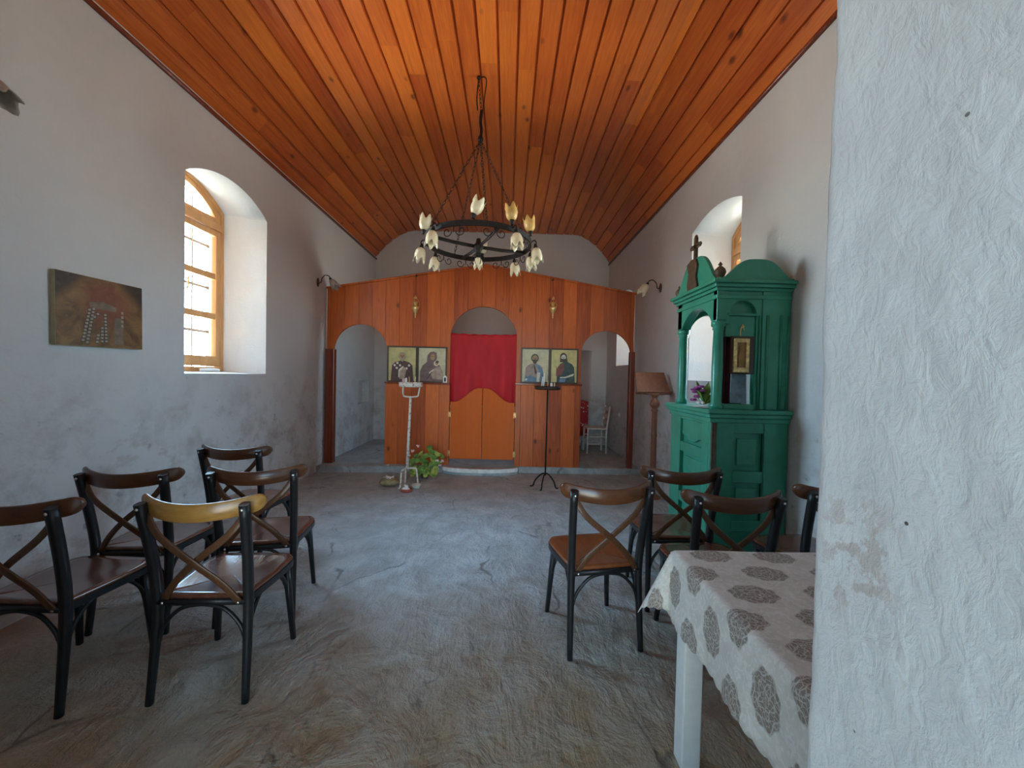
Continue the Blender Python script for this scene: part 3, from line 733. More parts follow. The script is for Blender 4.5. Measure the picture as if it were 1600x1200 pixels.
# hanging vigil lamps
def vigil(x, z, zt, label):
    r = thing('vigil_lamp', label, 'oil lamp', (x, YS-.11, z), 0, 'brass lamps hanging on the altar screen')
    MB().lathe([(.0001, -.165), (.010, -.155), (.006, -.13), (.014, -.115), (.008, -.10), (.028, -.075), (.05, -.03), (.055, 0), (.05, .004), (.05, 0), (.045, -.03)], k=18).build('bowl', M_BRASS, r)
    MB().lathe([(.018, -.02), (.026, .03), (.034, .075), (.031, .075), (.022, .02)], k=16).build('glass_cup', M_SHADEA, r)
    MB().lathe([(.032, .115), (.020, .125), (.026, .14), (.010, .155), (.006, .175)], k=14).build('crown', M_BRASS, r)
    for k in range(3):
        a = 2*PI*k/3+.4; MB().tube([(.052*math.cos(a), .052*math.sin(a), 0), (.06*math.cos(a), .06*math.sin(a), .05), (.028*math.cos(a), .028*math.sin(a), .12)], .0025, 5).build('chain', M_BRASS, r)
    MB().tube([(0, 0, .17), (0, 0, zt-z)], .002, 5).build('hanging_wire', M_IRON, r)
    MB().tube(smooth_path([(0, 0, zt-z), (0, .03, zt-z+.015), (-.01, .09, zt-z+.01), (-.01, .13, zt-z+.03), (-.03, .13, zt-z+.06)], 4), .009, 6).build('bracket', M_IRON, r)
vigil(-1.381, 2.445, 2.905, 'brass hanging lamp above the bishop and mother icons, left of the middle arch')
vigil(.652, 2.485, 2.895, 'brass hanging lamp above the two men icons, right of the middle arch')

# ------------------------------------------------------------------ chairs
def make_chair():
    t = thing('bentwood_chair', '', 'chair', (0, 0, 0), 0, 'cross back chairs in the nave')
    def outline(k=1.0, off=0):
        pts = []
        ctrl = [(-.165, -.185), (.165, -.185), (.19, -.16), (.212, .10), (.195, .185), (.13, .212), (-.13, .212), (-.195, .185), (-.212, .10), (-.19, -.16)]
        n = len(ctrl)
        for i in range(n):
            a, b, c_, d = [Vector(ctrl[(i+j-1) % n]) for j in range(4)]
            for q in range(4):
                u = q/4; p = .5*((2*b)+(c_-a)*u+(2*a-5*b+4*c_-d)*u*u+(3*b-a-3*c_+d)*u**3); pts.append((p.x*k, p.y*k+off))
        return pts
    o = outline(); m = MB(); n = len(o)                    # dished seat
    rings = [(1.0, .447), (1.0, .460), (.975, .466), (.85, .463), (.6, .457), (.3, .454), (.01, .453)]
    V = [[m.bm.verts.new((x*f, y*f+.012*(1-f), z)) for x, y in o] for f, z in rings]
    for A, B in zip(V[:-1], V[1:]):
        for j in range(n): f = m.bm.faces.new((A[j], A[(j+1) % n], B[(j+1) % n], B[j])); f.smooth = True
    m.bm.faces.new(V[0][::-1]); m.bm.faces.new(V[-1])
    m.build('seat', M_SEAT, t)
    o1 = [(x*1.015, y*1.015) for x, y in o]; o2 = [(x*.9, y*.9) for x, y in o]
    MB().ring(o1, o2, lambda u, v, d: (u, v, d), .418, .448).build('seat_frame', M_BLACK, t, bevel=.004)
    for s_ in (-1, 1):
        path = smooth_path([(s_*.199, -.212, 0), (s_*.193, -.190, .25), (s_*.190, -.180, .45), (s_*.199, -.205, .66), (s_*.210, -.247, .885)], 4)
        secs = []
        for p in path: f = min(1, p[2]/.45); secs.append(rrect(.028+.010*f, .026+.014*f, .35))
        MB().sweep(path, secs, up=(0, 1, 0)).build('rear_leg', M_BLACK, t)
        path = [(s_*.198, .202, 0), (s_*.184, .186, .22), (s_*.170, .170, .43)]
        MB().sweep(path, [rrect(.026, .026, .35), rrect(.031, .031, .35), rrect(.036, .036, .35)], up=(0, 1, 0)).build('front_leg', M_BLACK, t)
    # curved top rail, bent round the sitter's back
    m = MB(); V = []
    us = [-1+.13*(1-math.cos(PI/2*k/7)) for k in range(8)]; us = us + [-.87+1.74*k/20 for k in range(1, 20)] + [-q for q in us[::-1]]
    for u in us:
        x = .260*u; y = -.272+.100*u*u; zc = .852+.026*u*u
        hh = .038*max(.06, math.sqrt(max(0, 1-max(0, (abs(u)-.87)/.13)**2))); th = .0095
        V.append([m.bm.verts.new((x, y+dy, zc+dz*hh)) for dy, dz in ((-th, -.9), (-th*.5, -1), (th*.5, -1), (th, -.9), (th, .9), (th*.5, 1), (-th*.5, 1), (-th, .9))])
    for A, B in zip(V[:-1], V[1:]):
        for j in range(8): f = m.bm.faces.new((A[j], A[(j+1) % 8], B[(j+1) % 8], B[j])); f.smooth = True
    m.bm.faces.new(V[0][::-1]); m.bm.faces.new(V[-1]); m.build('back_rail', M_RAIL, t)
    for s_ in (-1, 1):                                     # the crossed slats
        d = .007*s_
        path = smooth_path([(s_*.198, -.222+d, .835), (s_*.135, -.238+d, .745), (0, -.236+d, .63), (-s_*.10, -.212+d, .53), (-s_*.163, -.192+d, .438)], 5)
        MB().sweep(path, rrect(.030, .010, .4), up=(0, 1, 0)).build('cross_slat', M_SLAT, t)
    MB().sweep([(-.185, -.184, .436), (.185, -.184, .436)], rrect(.03, .022, .3), up=(0, 0, 1)).build('rear_crossbar', M_BLACK, t)
    def hoop(a, b):
        a, b = Vector(a), Vector(b); p = [a, a.lerp(b, .07)+Vector((0, 0, .085)), a.lerp(b, .24)+Vector((0, 0, .155)), a.lerp(b, .42)+Vector((0, 0, .175)), a.lerp(b, .58)+Vector((0, 0, .175)), a.lerp(b, .76)+Vector((0, 0, .155)), a.lerp(b, .93)+Vector((0, 0, .085)), b]
        MB().tube(smooth_path([tuple(q) for q in p], 3), .0085, 8).build('hoop_brace', M_BLACK, t)
    hoop((-.187, -.188, .245), (.187, -.188, .245)); hoop((-.18, .178, .245), (.18, .178, .245))
    hoop((-.187, -.178, .25), (-.178, .176, .25)); hoop((.187, -.178, .25), (.178, .176, .25))
    for x, y, z in ((-.209, -.263, .863), (.209, -.263, .863), (-.158, -.201, .436), (.158, -.201, .436)):
        MB().ball((x, y, z), .0075, 8, (1, .7, 1)).build('screw', M_STEEL, t)
    return t
CH = make_chair()
chairs = [
 (-2.016, 1.80, -1.8, 'dark walnut chair cut by the left picture edge, nearest the left wall'),
 (-2.051, 2.30, 2.9, 'dark walnut chair directly beneath the wall painting, behind the cut off chair'),
 (-1.323, 1.866, 2.6, 'chair with a golden top rail and a seat shining white from the window'),
 (-1.458, 2.395, 11, 'turned brown chair right behind the golden railed chair'),
 (-1.955, 2.989, -2.3, 'farthest chair by the left wall, below the arched window'),
 (.508, 2.187, 10.6, 'brown chair with a warm chestnut seat standing clear in front of the table'),
 (1.105, 2.575, -.2, 'dark chair close against the base of the green shrine and the lectern'),
 (1.135, 2.085, 2.3, 'brown chair just behind the table, its seat hidden by the tablecloth'),
 (1.79, 2.235, 6, 'chair mostly hidden behind the rough doorway reveal, by the shrine side')]
for i, (x, y, a, lab) in enumerate(chairs):
    o = dup(CH, (x, y, 0), math.radians(a), lab, first=(i == 0))
    if i in (2, 5):
        for ch in o.children:
            if ch.name.startswith('back_rail') and i == 2: ch.data = ch.data.copy(); ch.data.materials[0] = M_RAILG; ch['label'] = 'golden brown top rail'
            if ch.name.startswith('seat') and not ch.name.startswith('seat_frame') and i == 5: ch.data = ch.data.copy(); ch.data.materials[0] = M_SEATW

# ------------------------------------------------------------------ table with damask cloth
TX0, TX1, TY0, TY1, TZ = .66, 1.60, .76, 1.47, .79
tb = thing('table', 'white painted wooden table under the patterned cloth, beside the doorway', 'table', (0, 0, 0))
MB().box((TX0, TY0, TZ-.03), (TX1, TY1, TZ-.004)).build('table_top', M_TABLE, tb, bevel=.004)
MB().ring([(TX0+.03, TY0+.03), (TX1-.03, TY0+.03), (TX1-.03, TY1-.03), (TX0+.03, TY1-.03)], [(TX0+.05, TY0+.05), (TX1-.05, TY0+.05), (TX1-.05, TY1-.05), (TX0+.05, TY1-.05)], lambda u, v, d: (u, v, d), TZ-.13, TZ-.03).build('apron', M_TABLE, tb)
for x in (TX0+.015, TX1-.085):
    for y in (TY0+.015, TY1-.085): MB().box((x, y, 0), (x+.07, y+.07, TZ-.03)).build('leg', M_TABLE, tb, bevel=.005)
# cloth: a grid laid over the top and dropped over every edge, scalloped hem
m = MB(); uvl = m.bm.loops.layers.uv.new('UVMap'); DROP = .248; st = .0125
DN = .02; nx = int(round((TX1-TX0+2*DROP)/st)); ny = int(round((TY1-TY0+DROP+DN)/st)); VV = {}; UV = {}
def fold(u, v):
    ox = max(TX0-u, 0, u-TX1); oy = max(TY0-v, 0, v-TY1); x, y, z = min(max(u, TX0), TX1), min(max(v, TY0), TY1), TZ
    sx, sy = (-1 if u < TX0 else 1), (-1 if v < TY0 else 1); d = max(ox, oy) if min(ox, oy) < 1e-6 else math.hypot(ox, oy)*.93
    if ox > 0 and oy <= 0: x += sx*(.006+.035*ox+.006*math.sin(v*19+1)*ox/.2); z -= ox
    elif oy > 0 and ox <= 0: y += sy*(.006+.03*oy+.007*math.sin(u*17)*oy/.2); z -= oy
    elif ox > 0 and oy > 0 and v < TY0: x += sx*(.006+.035*ox); z -= math.hypot(ox, oy)
    elif ox > 0 and oy > 0:
        a = math.atan2(oy, ox); f = math.sin(2*a); rad = .006 + d*(.035 + .36*f)
        x += sx*rad*math.cos(a); y += sy*rad*math.sin(a); z -= d*math.sqrt(max(.05, 1-(.035+.36*f)**2))
    z += .0012*math.sin(u*13+v*7) if d == 0 else 0
    return x, y, z
for i in range(nx+1):
    for k in range(ny+1):
        u = TX0-DROP + i*st; v = TY0-DN + k*st
        u = min(u, TX1+DROP); v = min(v, TY1+DROP)
        ue, ve = u, v                                       # scallops along the hem
        if i in (0, nx): ue += (-1 if i == 0 else 1)*.010*abs(math.sin(PI*v/.05))
        if k == ny: ve += .010*abs(math.sin(PI*u/.05))
        VV[i, k] = m.bm.verts.new(fold(ue, ve)); UV[i, k] = (ue-TX0+.12, ve-TY0+.03)
for i in range(nx):
    for k in range(ny):
        q = ((i, k), (i+1, k), (i+1, k+1), (i, k+1)); f = m.bm.faces.new([VV[a] for a in q]); f.smooth = True
        for lp, a in zip(f.loops, q): lp[uvl].uv = UV[a]
tag(m.build('tablecloth', M_DAMASK, solid=.0025), 'ivory tablecloth with taupe damask medallions and a scalloped hem', 'tablecloth')

# ------------------------------------------------------------------ lectern
lx, ly = 1.805, 4.66
lc = thing('lectern', 'tall brown wooden lectern with a slanted desk, by the right wall', 'lectern', (lx, ly, 0))
MB().lathe([(.10, 0), (.10, .02), (.075, .035), (.045, .05), (.035, .09), (.034, .30), (.04, .32), (.034, .34), (.033, .75), (.038, .77), (.033, .79), (.031, 1.05), (.044, 1.075), (.030, 1.095), (.05, 1.12), (.06, 1.15), (.048, 1.19), (.026, 1.215), (.034, 1.24), (.05, 1.262), (.05, 1.275)], k=20).build('turned_post', M_LECT, lc)
def desk(u, v, d): return (u, .03 + v*.50 + d*.86 - .0, 1.285 + v*.86 - d*.50)
MB().prism([(-.215, 0), (.205, 0), (.175, .30), (-.19, .30)], desk, 0, .02).build('slanted_desk', M_LECT, lc, bevel=.004)
MB().prism([(-.225, -.012), (.215, -.012), (.215, .012), (-.225, .012)], desk, -.04, .022).build('book_ledge', M_LECT, lc, bevel=.004)
MB().box((-.10, -.03, 1.262), (.10, .12, 1.285)).build('desk_support', M_LECT, lc, bevel=.004)

# ------------------------------------------------------------------ green shrine
SX, SXB, SY0, SY1 = 1.47, 2.035, 2.74, 3.41
sh = thing('icon_shrine', 'green painted canopied icon shrine with arches and a cross on top', 'shrine', (0, 0, 0))
def yz(x): return lambda u, v, d: (x + d, u, v)
def xz(y): return lambda u, v, d: (u, y + d, v)
# base with framed panels on the two faces in view
MB().box((SX+.03, SY0+.03, .0), (SXB, SY1-.0, 1.185)).build('base_body', M_GREEN, sh)
m = MB()
def frame_panels(m, fn, a, b, z0, z1, holes, t):
    """stiles and rails around rectangular holes stacked in one column"""
    ha, hb = holes[0][0], holes[0][1]
    m.prism([(a, z0), (ha, z0), (ha, z1), (a, z1)], fn, 0, t); m.prism([(hb, z0), (b, z0), (b, z1), (hb, z1)], fn, 0, t)
    z = z0
    for _, _, h0, h1 in holes: m.prism([(ha, z), (hb, z), (hb, h0), (ha, h0)], fn, 0, t); z = h1
    m.prism([(ha, z), (hb, z), (hb, z1), (ha, z1)], fn, 0, t)
frame_panels(m, xz(SY0), SX, SXB, .0, 1.185, [(1.635, 1.86, .10, .36), (1.635, 1.86, .44, .715), (1.635, 1.86, .80, 1.075)], .03)
m.build('front_frame', M_GREEN, sh, bevel=.006)
m = MB(); frame_panels(m, yz(SX), SY0+.03, SY1, .0, 1.185, [(2.86, 3.22, .12, .44), (2.86, 3.22, .52, .86), (2.86, 3.22, .94, 1.13)], .03)
m.build('side_frame', M_GREEN, sh, bevel=.006)
m = MB(); m.prism([(2.86, 1.13), (3.22, 1.13), (3.22, 1.0), (3.14, .99), (3.09, .965), (3.04, .955), (2.99, .965), (2.94, .99), (2.86, 1.0)], yz(SX+.016), 0, .012)
m.build('scalloped_panel', M_GREEN, sh, bevel=.006)
for p, q in (((SX+.02, 2.90, .56), (SX+.032, 3.18, .68)), ((SX+.02, 2.90, .72), (SX+.032, 3.18, .83)), ((1.675, SY0+.018, .48), (1.82, SY0+.032, .675)), ((1.675, SY0+.018, .84), (1.82, SY0+.032, 1.035))):
    MB().box(p, q).build('raised_panel', M_GREEN, sh, bevel=.006)
for x, y in ((SX-.002, SY0+.004), (SX-.002, SY1-.05)):
    m = MB()
    for k in range(3): m.tube([(x+.01+k*.014, y-.008 if y < 3 else y+.02+k*.01, .04), (x+.01+k*.014, y-.008 if y < 3 else y+.02+k*.01, 1.15)], .0075, 8)
    m.build('worn_moulding', M_WORNG, sh)
m = MB()
for z0, z1, o in ((1.15, 1.185, .012), (1.185, 1.215, .030), (1.215, 1.247, .042)): m.box((SX-o, SY0-o, z0), (SXB+.005, SY1+o, z1))
m.build('counter', M_GREEN, sh, bevel=.007)
# columns of the canopy
CZ0, CZ1 = 1.247, 1.84
for x, y in ((1.535, 2.80), (1.535, 3.355), (1.985, 3.355)):
    MB().lathe([(.048, CZ0), (.048, CZ0+.03), (.036, CZ0+.045), (.038, CZ0+.3), (.033, CZ1-.02), (.042, CZ1-.012), (.036, CZ1), (.050, CZ1+.012), (.050, CZ1+.04), (.046, CZ1+.045)], (x, y, 0), 20).build('column', M_GREEN, sh)
def arch_board(m, fn, a, b, o, z1, d0, d1):
    top = [(u, z1) for u, _ in o[1:-1]]
    m.ring(top, o[1:-1], fn, d0, d1, closed=False)
    m.prism([(a, o[1][1]), (o[1][0], o[1][1]), (o[1][0], z1), (a, z1)], fn, d0, d1); m.prism([(o[-2][0], o[1][1]), (b, o[1][1]), (b, z1), (o[-2][0], z1)], fn, d0, d1)
FZ = 2.12
m = MB(); arch_board(m, yz(1.50), 2.76, 3.40, arch(2.84, 3.315, CZ1+.04, CZ1+.05, 2.02), FZ, 0, .075); m.build('side_arch', M_GREEN, sh, bevel=.004)
m = MB(); arch_board(m, xz(3.32), 1.50, SXB, arch(1.58, 1.94, CZ1+.04, CZ1+.05, 2.02), FZ, 0, .075); m.build('rear_arch', M_GREEN, sh, bevel=.004)
# front face: lunette over a closed panel, then an open niche with the icon
m = MB(); fnf = xz(2.765)
o = arch(1.595, 1.79, 1.94, 1.945, 2.035)
arch_board(m, fnf, 1.50, 1.83, o, FZ, 0, .05)
m.prism([(1.50, 1.86), (1.595, 1.86), (1.595, 1.945), (1.50, 1.945)], fnf, 0, .05); m.prism([(1.79, 1.78), (1.83, 1.78), (1.83, 1.945), (1.79, 1.945)], fnf, 0, .05)
m.prism([(1.575, 1.775), (1.79, 1.775), (1.79, 1.925), (1.575, 1.925)], fnf, .012, .05); m.prism([(1.58, 1.925), (1.79, 1.925), (1.79, 1.943), (1.58, 1.943)], fnf, -.004, .05)
m.prism([(1.58, 1.94), (1.80, 1.94), (1.80, 2.04), (1.58, 2.04)], fnf, .04, .052)
m.prism([(1.57, 1.247), (1.79, 1.247), (1.79, 1.285), (1.57, 1.285)], fnf, 0, .05); m.prism([(1.79, 1.247), (1.83, 1.247), (1.83, 1.78), (1.79, 1.78)], fnf, 0, .05)
m.prism([(1.83, 1.247), (SXB, 1.247), (SXB, FZ), (1.83, FZ)], fnf, -.008, .05)
m.build('front_board', M_GREEN, sh, bevel=.004)
m = MB()
for x, r in ((1.812, .006), (1.868, .010), (1.968, .012), (2.018, .006)): m.tube([(x, 2.757, 1.25), (x, 2.757, 1.93)], r, 10)
m.build('pilaster_beads', M_GREEN, sh)
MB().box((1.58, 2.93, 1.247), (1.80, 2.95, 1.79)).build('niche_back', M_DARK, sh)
m = MB(); V = []
for i in range(13):
    x = 1.575+.11*i/12; V.append([m.bm.verts.new((x, 2.88+.012*math.sin(i*1.7), z)) for z in (1.285, 1.55, 1.79)])
for A, B in zip(V[:-1], V[1:]):
    for j in range(2): f = m.bm.faces.new((A[j], B[j], B[j+1], A[j+1])); f.smooth = True
tag(m.build('maroon_cloth', M_MAROON, solid=.003), 'dark maroon cloth hanging inside the green shrine niche', 'cloth')
m = MB()
for z0, z1, of in ((2.045, 2.075, .010), (2.10, 2.125, .018), (2.125, 2.15, .034), (2.15, 2.175, .055)): m.box((1.50-of, 2.76-of, z0), (SXB+(.004 if of < .03 else .012), 3.40+of, z1))
m.build('cornice', M_GREEN, sh, bevel=.006)
def bell(a, b, z0, z1):
    c_, h = (a+b)/2, (b-a)/2; pts = [(a, z0)]
    for i in range(25):
        u = -1+2*i/24; w = .5+.5*math.cos(PI*min(1, abs(u)**1.65/ .93)); pts.append((c_+h*u, z0+.02+(z1-z0-.02)*w))
    return pts + [(b, z0)]
MB().prism(bell(1.50, SXB, 2.17, 2.325), xz(2.73), 0, .03).build('front_pediment', M_GREEN, sh, bevel=.004)
MB().prism(bell(2.74, 3.43, 2.17, 2.43), yz(1.485), 0, .03).build('side_pediment', M_GREEN, sh, bevel=.004)
m = MB(); m.prism([(3.01, 2.19), (3.06, 2.15), (3.10, 2.16), (3.15, 2.14), (3.18, 2.22), (3.16, 2.32), (3.19, 2.40), (3.12, 2.425), (3.05, 2.42), (3.02, 2.36), (3.04, 2.28)], yz(1.465), 0, .024); m.build('carved_ornament', M_BROWNC, sh, bevel=.006)
m = MB(); m.box((1.485, 3.085, 2.41), (1.507, 3.115, 2.60)).box((1.485, 3.035, 2.515), (1.507, 3.165, 2.545))
for y, z in ((3.03, 2.53), (3.17, 2.53), (3.10, 2.605)): m.ball((1.496, y, z), .018, 8, (.7, 1, 1))
m.build('cross', M_BROWNC, sh)
for x, y, s_ in ((1.515, 2.765, 1.0), (1.515, 3.42, .85)):
    MB().lathe([(r*s_, 2.175+z*s_) for r, z in ((.022, 0), (.014, .015), (.030, .03), (.040, .055), (.034, .08), (.016, .098), (.008, .104), (.016, .115), (.006, .128), (.0005, .136))], (x, y, 0), 16).build('finial', M_BROWNC, sh)
MB().box((1.49, 2.76, 2.10), (SXB, 3.40, 2.115)).build('canopy_soffit', M_GREEN, sh)
# the icon and the picture in its niche
ic = thing('icon', 'small gilt icon of a standing saint hung on the green shrine', 'icon', (1.625, 2.765, 1.515))
MB().box((-.012, -.004, -.012), (.155, .015, .262)).build('backing_board', M_FRAME, ic, bevel=.003)
MB().ring([(0, 0), (0, .245), (.112, .245), (.112, 0)], [(.024, .035), (.024, .215), (.088, .215), (.088, .035)], lambda u, v, d: (u, d, v), -.02, -.003).build('gilt_frame', M_GOLD, ic, bevel=.003)
m = MB(); m.box((.02, -.009, .03), (.092, -.003, .22)); m.prism([(x, z) for x, z in robe(0, 0, 1, .3, .28)] and [(.036, .04), (.036, .13), (.046, .158), (.066, .158), (.076, .13), (.076, .04)], lambda u, v, d: (u, d, v), -.016, -.008); m.ball((.056, -.011, .178), .014, 10, (1, .5, 1.2)); m.build('relief_figure', M_GOLDD, ic)
m = MB(); m.tube(smooth_path([(.05, -.004, .262), (.045, -.012, .30), (.06, -.012, .345), (.075, -.004, .30)], 4), .004, 6); m.ball((.06, -.012, .33), .012, 8); m.build('hanging_hook', M_BRASS, ic)
m = MB(); m.prism([(1.638, 1.290), (1.760, 1.290), (1.768, 1.505), (1.655, 1.505)], lambda u, v, d: (u, 2.80+(v-1.29)*.12+d, v), 0, .008); tag(m.build('picture', M_PLATE, bevel=.002), 'grey blue picture leaning below the gilt icon', 'picture')
# flowers and doily on the counter
fb = thing('flower_bunch', 'purple and white flowers with green leaves on the shrine counter', 'flowers', (1.525, 2.945, 1.256))
m = MB()
for k in range(12):
    a = random.uniform(-.1, 1.1)*PI; l = random.uniform(.08, .15); h = random.uniform(.03, .20); w = .032
    p0 = Vector((0, 0, .01)); p1 = Vector((l*math.cos(a)*.6, l*math.sin(a), h)); n = Vector((-math.sin(a), math.cos(a), .3))*w
    mid = (p0+p1)/2+Vector((0, 0, .02)); m.quad(p0, mid+n, p1, mid-n)
m.build('leaves', M_LEAF, fb, solid=.002)
m = MB()
for k in range(9):
    c_ = (random.uniform(-.07, .0), random.uniform(-.02, .14), random.uniform(.04, .15))
    for j in range(6): a = j*PI/3; m.ball((c_[0]+.013*math.cos(a), c_[1]+.016*math.sin(a), c_[2]), .016, 6, (1, 1, .6))
m.build('purple_blossoms', M_PURPLE, fb)
m = MB()
for k in range(5): m.ball((random.uniform(-.06, -.02), random.uniform(-.05, .04), random.uniform(.008, .03)), .013, 7)
m.build('white_blossoms', M_WHITE, fb)
m = MB(); m.lathe([(.0001, 0), (.105, 0), (.115, .001)], (1.535, 2.90, 1.2515), 40, mod=lambda th, i: (1+.05*math.sin(th*10)*(i == 2), 0)); tag(m.build('doily', M_WHITE, solid=.002), 'white lace doily under the flowers on the shrine counter', 'doily')

# ------------------------------------------------------------------ chandelier
HX, HY, RZ, RR = -.318, 3.85, 2.765, .52
cd = thing('chandelier', 'black wrought iron ring chandelier with frosted tulip shades, hung from the ceiling', 'chandelier', (HX, HY, RZ))
def rp(deg, r=RR, z=0): a = math.radians(deg); return (r*math.sin(a), -r*math.cos(a), z)
N = 64
m = MB(); m.ring([rp(360*i/N, RR+.008)[:2] for i in range(N)], [rp(360*i/N, RR-.008)[:2] for i in range(N)], lambda u, v, d: (u, v, d), -.025, .022); m.build('ring_band', M_IRON, cd)
for dg in (25, 115, 205, 295): MB().sweep([rp(dg, RR-.005, -.01), rp(dg, .25, -.03), rp(dg, .02, -.035)], rrect(.012, .034), up=(0, 0, 1)).build('spoke', M_IRON, cd)
m = MB(); m.lathe([(.0005, .05), (.02, .045), (.028, .0), (.05, -.02), (.05, -.05), (.03, -.07), (.022, -.11), (.03, -.125)], k=16); m.build('hub', M_IRON, cd)
def tulip(mat, parent, pos, tilt, az, size=1.15, name='shade'):
    """open tulip of five petals; opens along +z before tilting"""
    m = MB(); R = Matrix.Rotation(math.radians(az), 3, 'Z') @ Matrix.Rotation(math.radians(tilt), 3, 'X')
    pr = [(.012, 0), (.030, .012), (.042, .035), (.046, .065), (.044, .09), (.050, .112)]
    m.lathe([(r*size, z*size) for r, z in pr], pos, 30, mod=lambda th, i: (1+.05*math.cos(5*th)*(i/5), size*.022*(math.cos(5*th)-.2)*max(0, i-3)/2), mat=R)
    o = m.build(name, mat, parent, solid=.003)
    c = MB(); c.lathe([(.009*size, -.035*size), (.014*size, -.02*size), (.020*size, 0), (.016*size, .012*size)], pos, 12, mat=R); c.build('lamp_holder', M_IRON, o if False else parent)
    return o
for dg, mt in ((0, M_SHADE), (38, M_SHADEA), (72, M_SHADEA), (-75, M_SHADE), (180, M_SHADE)):
    m = MB(); m.tube([rp(dg, RR, .02), rp(dg, RR+.01, .035)], .007, 6); m.build('lamp_arm', M_IRON, cd)
    tulip(mt, cd, rp(dg, RR+.012, .065), 8 if dg != 0 else 22, dg*1.0 + (90 if dg == 0 else 180))
for dg in (-40, 40, 84, -92, 112, 140, -122):
    m = MB(); m.tube(smooth_path([rp(dg, RR, .0), rp(dg, RR+.035, .025), rp(dg, RR+.055, .0), rp(dg, RR+.05, -.035)], 4), .006, 6); m.build('lamp_arm', M_IRON, cd)
    tulip(M_SHADE, cd, rp(dg, RR+.05, -.05), 172, dg)
tulip(M_SHADE, cd, (0, 0, -.14), 180, 0, .9)
m = MB()
for k in range(6):
    a = k*PI/3; q = lambda r, z: (r*math.cos(a), r*math.sin(a), z)
    m.tube(smooth_path([q(.02, -.10), q(.055, -.13), q(.06, -.18), q(.045, -.215)], 4), .004, 5); 
m.build('leaf_straps', M_IRON, cd)
for dg in (-62, -20, 20, 60, 125, 155, 200, 230):                    # scrolled curls below the band
    m = MB()
    for s_ in (-1, 1):
        P = []
        for k in range(22):
            t = k/21; a = t*2.1*PI; r = .046*(1-.72*t)
            P.append(rp(dg + s_*(4.4 + math.degrees((-(.034)+r*math.cos(a))/RR)*-1 - 4.4*.2), RR, -.055-.012-r*math.sin(a)))
        m.tube(P, .0042, 5)
    m.tube([rp(dg, RR, -.02), rp(dg, RR, -.075)], .005, 5)
    m.build('scroll', M_IRON, cd)
def chain_links(m, a, b, ln=.05, r=.0028, w=.011):
    a, b = Vector(a), Vector(b); n = max(1, int((b-a).length/(ln*.78))); t = (b-a).normalized(); e1 = t.orthogonal().normalized(); e2 = t.cross(e1)
    for i in range(n):
        c_ = a.lerp(b, (i+.5)/n); e = e1 if i % 2 else e2
        m.tube([tuple(c_ + t*(ln*.5*math.cos(q)) + e*(w*math.sin(q))) for q in [2*PI*k/10 for k in range(10)]], r, 4, closed=True)
KZ = 3.80 - RZ
for dg in (12, 102, 215, 282):
    m = MB(); chain_links(m, rp(dg, RR, .02), (0, 0, KZ-.02)); m.build('chain', M_IRON, cd)
m = MB(); m.ball((0, 0, KZ-.01), .028, 10, (1, 1, 1.3)); m.tube(smooth_path([(0, 0, KZ), (.006, 0, KZ+.08), (-.004, .0, KZ+.16), (.004, 0, KZ+.27)], 5), .016, 8); m.build('knotted_rope', M_IRON, cd)
m = MB(); chain_links(m, (0, 0, KZ+.26), (-.03, -.01, TOP-RZ-.01)); m.build('chain', M_IRON, cd)
m = MB(); m.tube(smooth_path([(.01, 0, KZ+.2), (.03, 0, KZ+.4), (.045, -.01, TOP-RZ-.02), (-.03, -.01, TOP-RZ-.008)], 5), .005, 6); m.tube(smooth_path([(-.03, -.01, TOP-RZ-.01), (-.045, 0, TOP-RZ-.2), (-.035, 0, TOP-RZ-.32)], 4), .006, 6); m.ball((-.03, -.01, TOP-RZ-.012), .022, 8, (1, 1, .7)); m.build('ceiling_hook', M_IRON, cd)

# ------------------------------------------------------------------ wall sconces
def sconce(x, d, y, z, mat, label, s_=1.0):
    r = thing('wall_sconce', label, 'wall lamp', (x, y, z), 0, 'gooseneck wall lamps')
    MB().lathe([(.0005, 0), (.03, 0), (.035, .008), (.022, .018), (.0005, .02)], (0, 0, 0), 18, mat=Matrix.Diagonal((1.6, 1, 1)).to_3x3() if False else Matrix(((0, 0, d), (0, 1, 0), (1.9, 0, 0)))).build('wall_plate', M_BROWNC, r)
    P = smooth_path([(0, 0, -.01), (d*.05, 0, .0), (d*.065, 0, .06), (d*.11, 0, .105), (d*.165, 0, .09), (d*.185, 0, .055)], 6)
    MB().tube(P, .006, 8).build('arm', M_IRON, r)
    R = Matrix.Rotation(d*math.radians(145), 3, 'Y')
    m = MB(); pr = [(.012, 0), (.034, .015), (.047, .045), (.053, .085), (.055, .115), (.066, .14)]
    m.lathe(pr, (d*.19, 0, .045), 30, mod=lambda th, i: (1+.05*math.cos(5*th)*(i/5), .024*(math.cos(5*th)-.2)*max(0, i-3)/2), mat=R); m.build('shade', mat, r, solid=.003)
    m = MB(); m.lathe([(.008, -.03), (.018, -.015), (.024, .01), (.018, .02)], (d*.19, 0, .045), 12, mat=R); m.build('lamp_holder', M_IRON, r)
sconce(XL, 1, 5.56, 2.735, M_SHADED, 'frosted tulip wall lamp beside the altar screen on the left wall')
sconce(XR, -1, 5.20, 2.69, M_SHADE, 'frosted tulip wall lamp on the right wall, above the lectern')
sconce(XL, 1, 1.92, 2.80, M_SHADED, 'dusty tulip wall lamp high above the wall painting, cut by the picture edge')

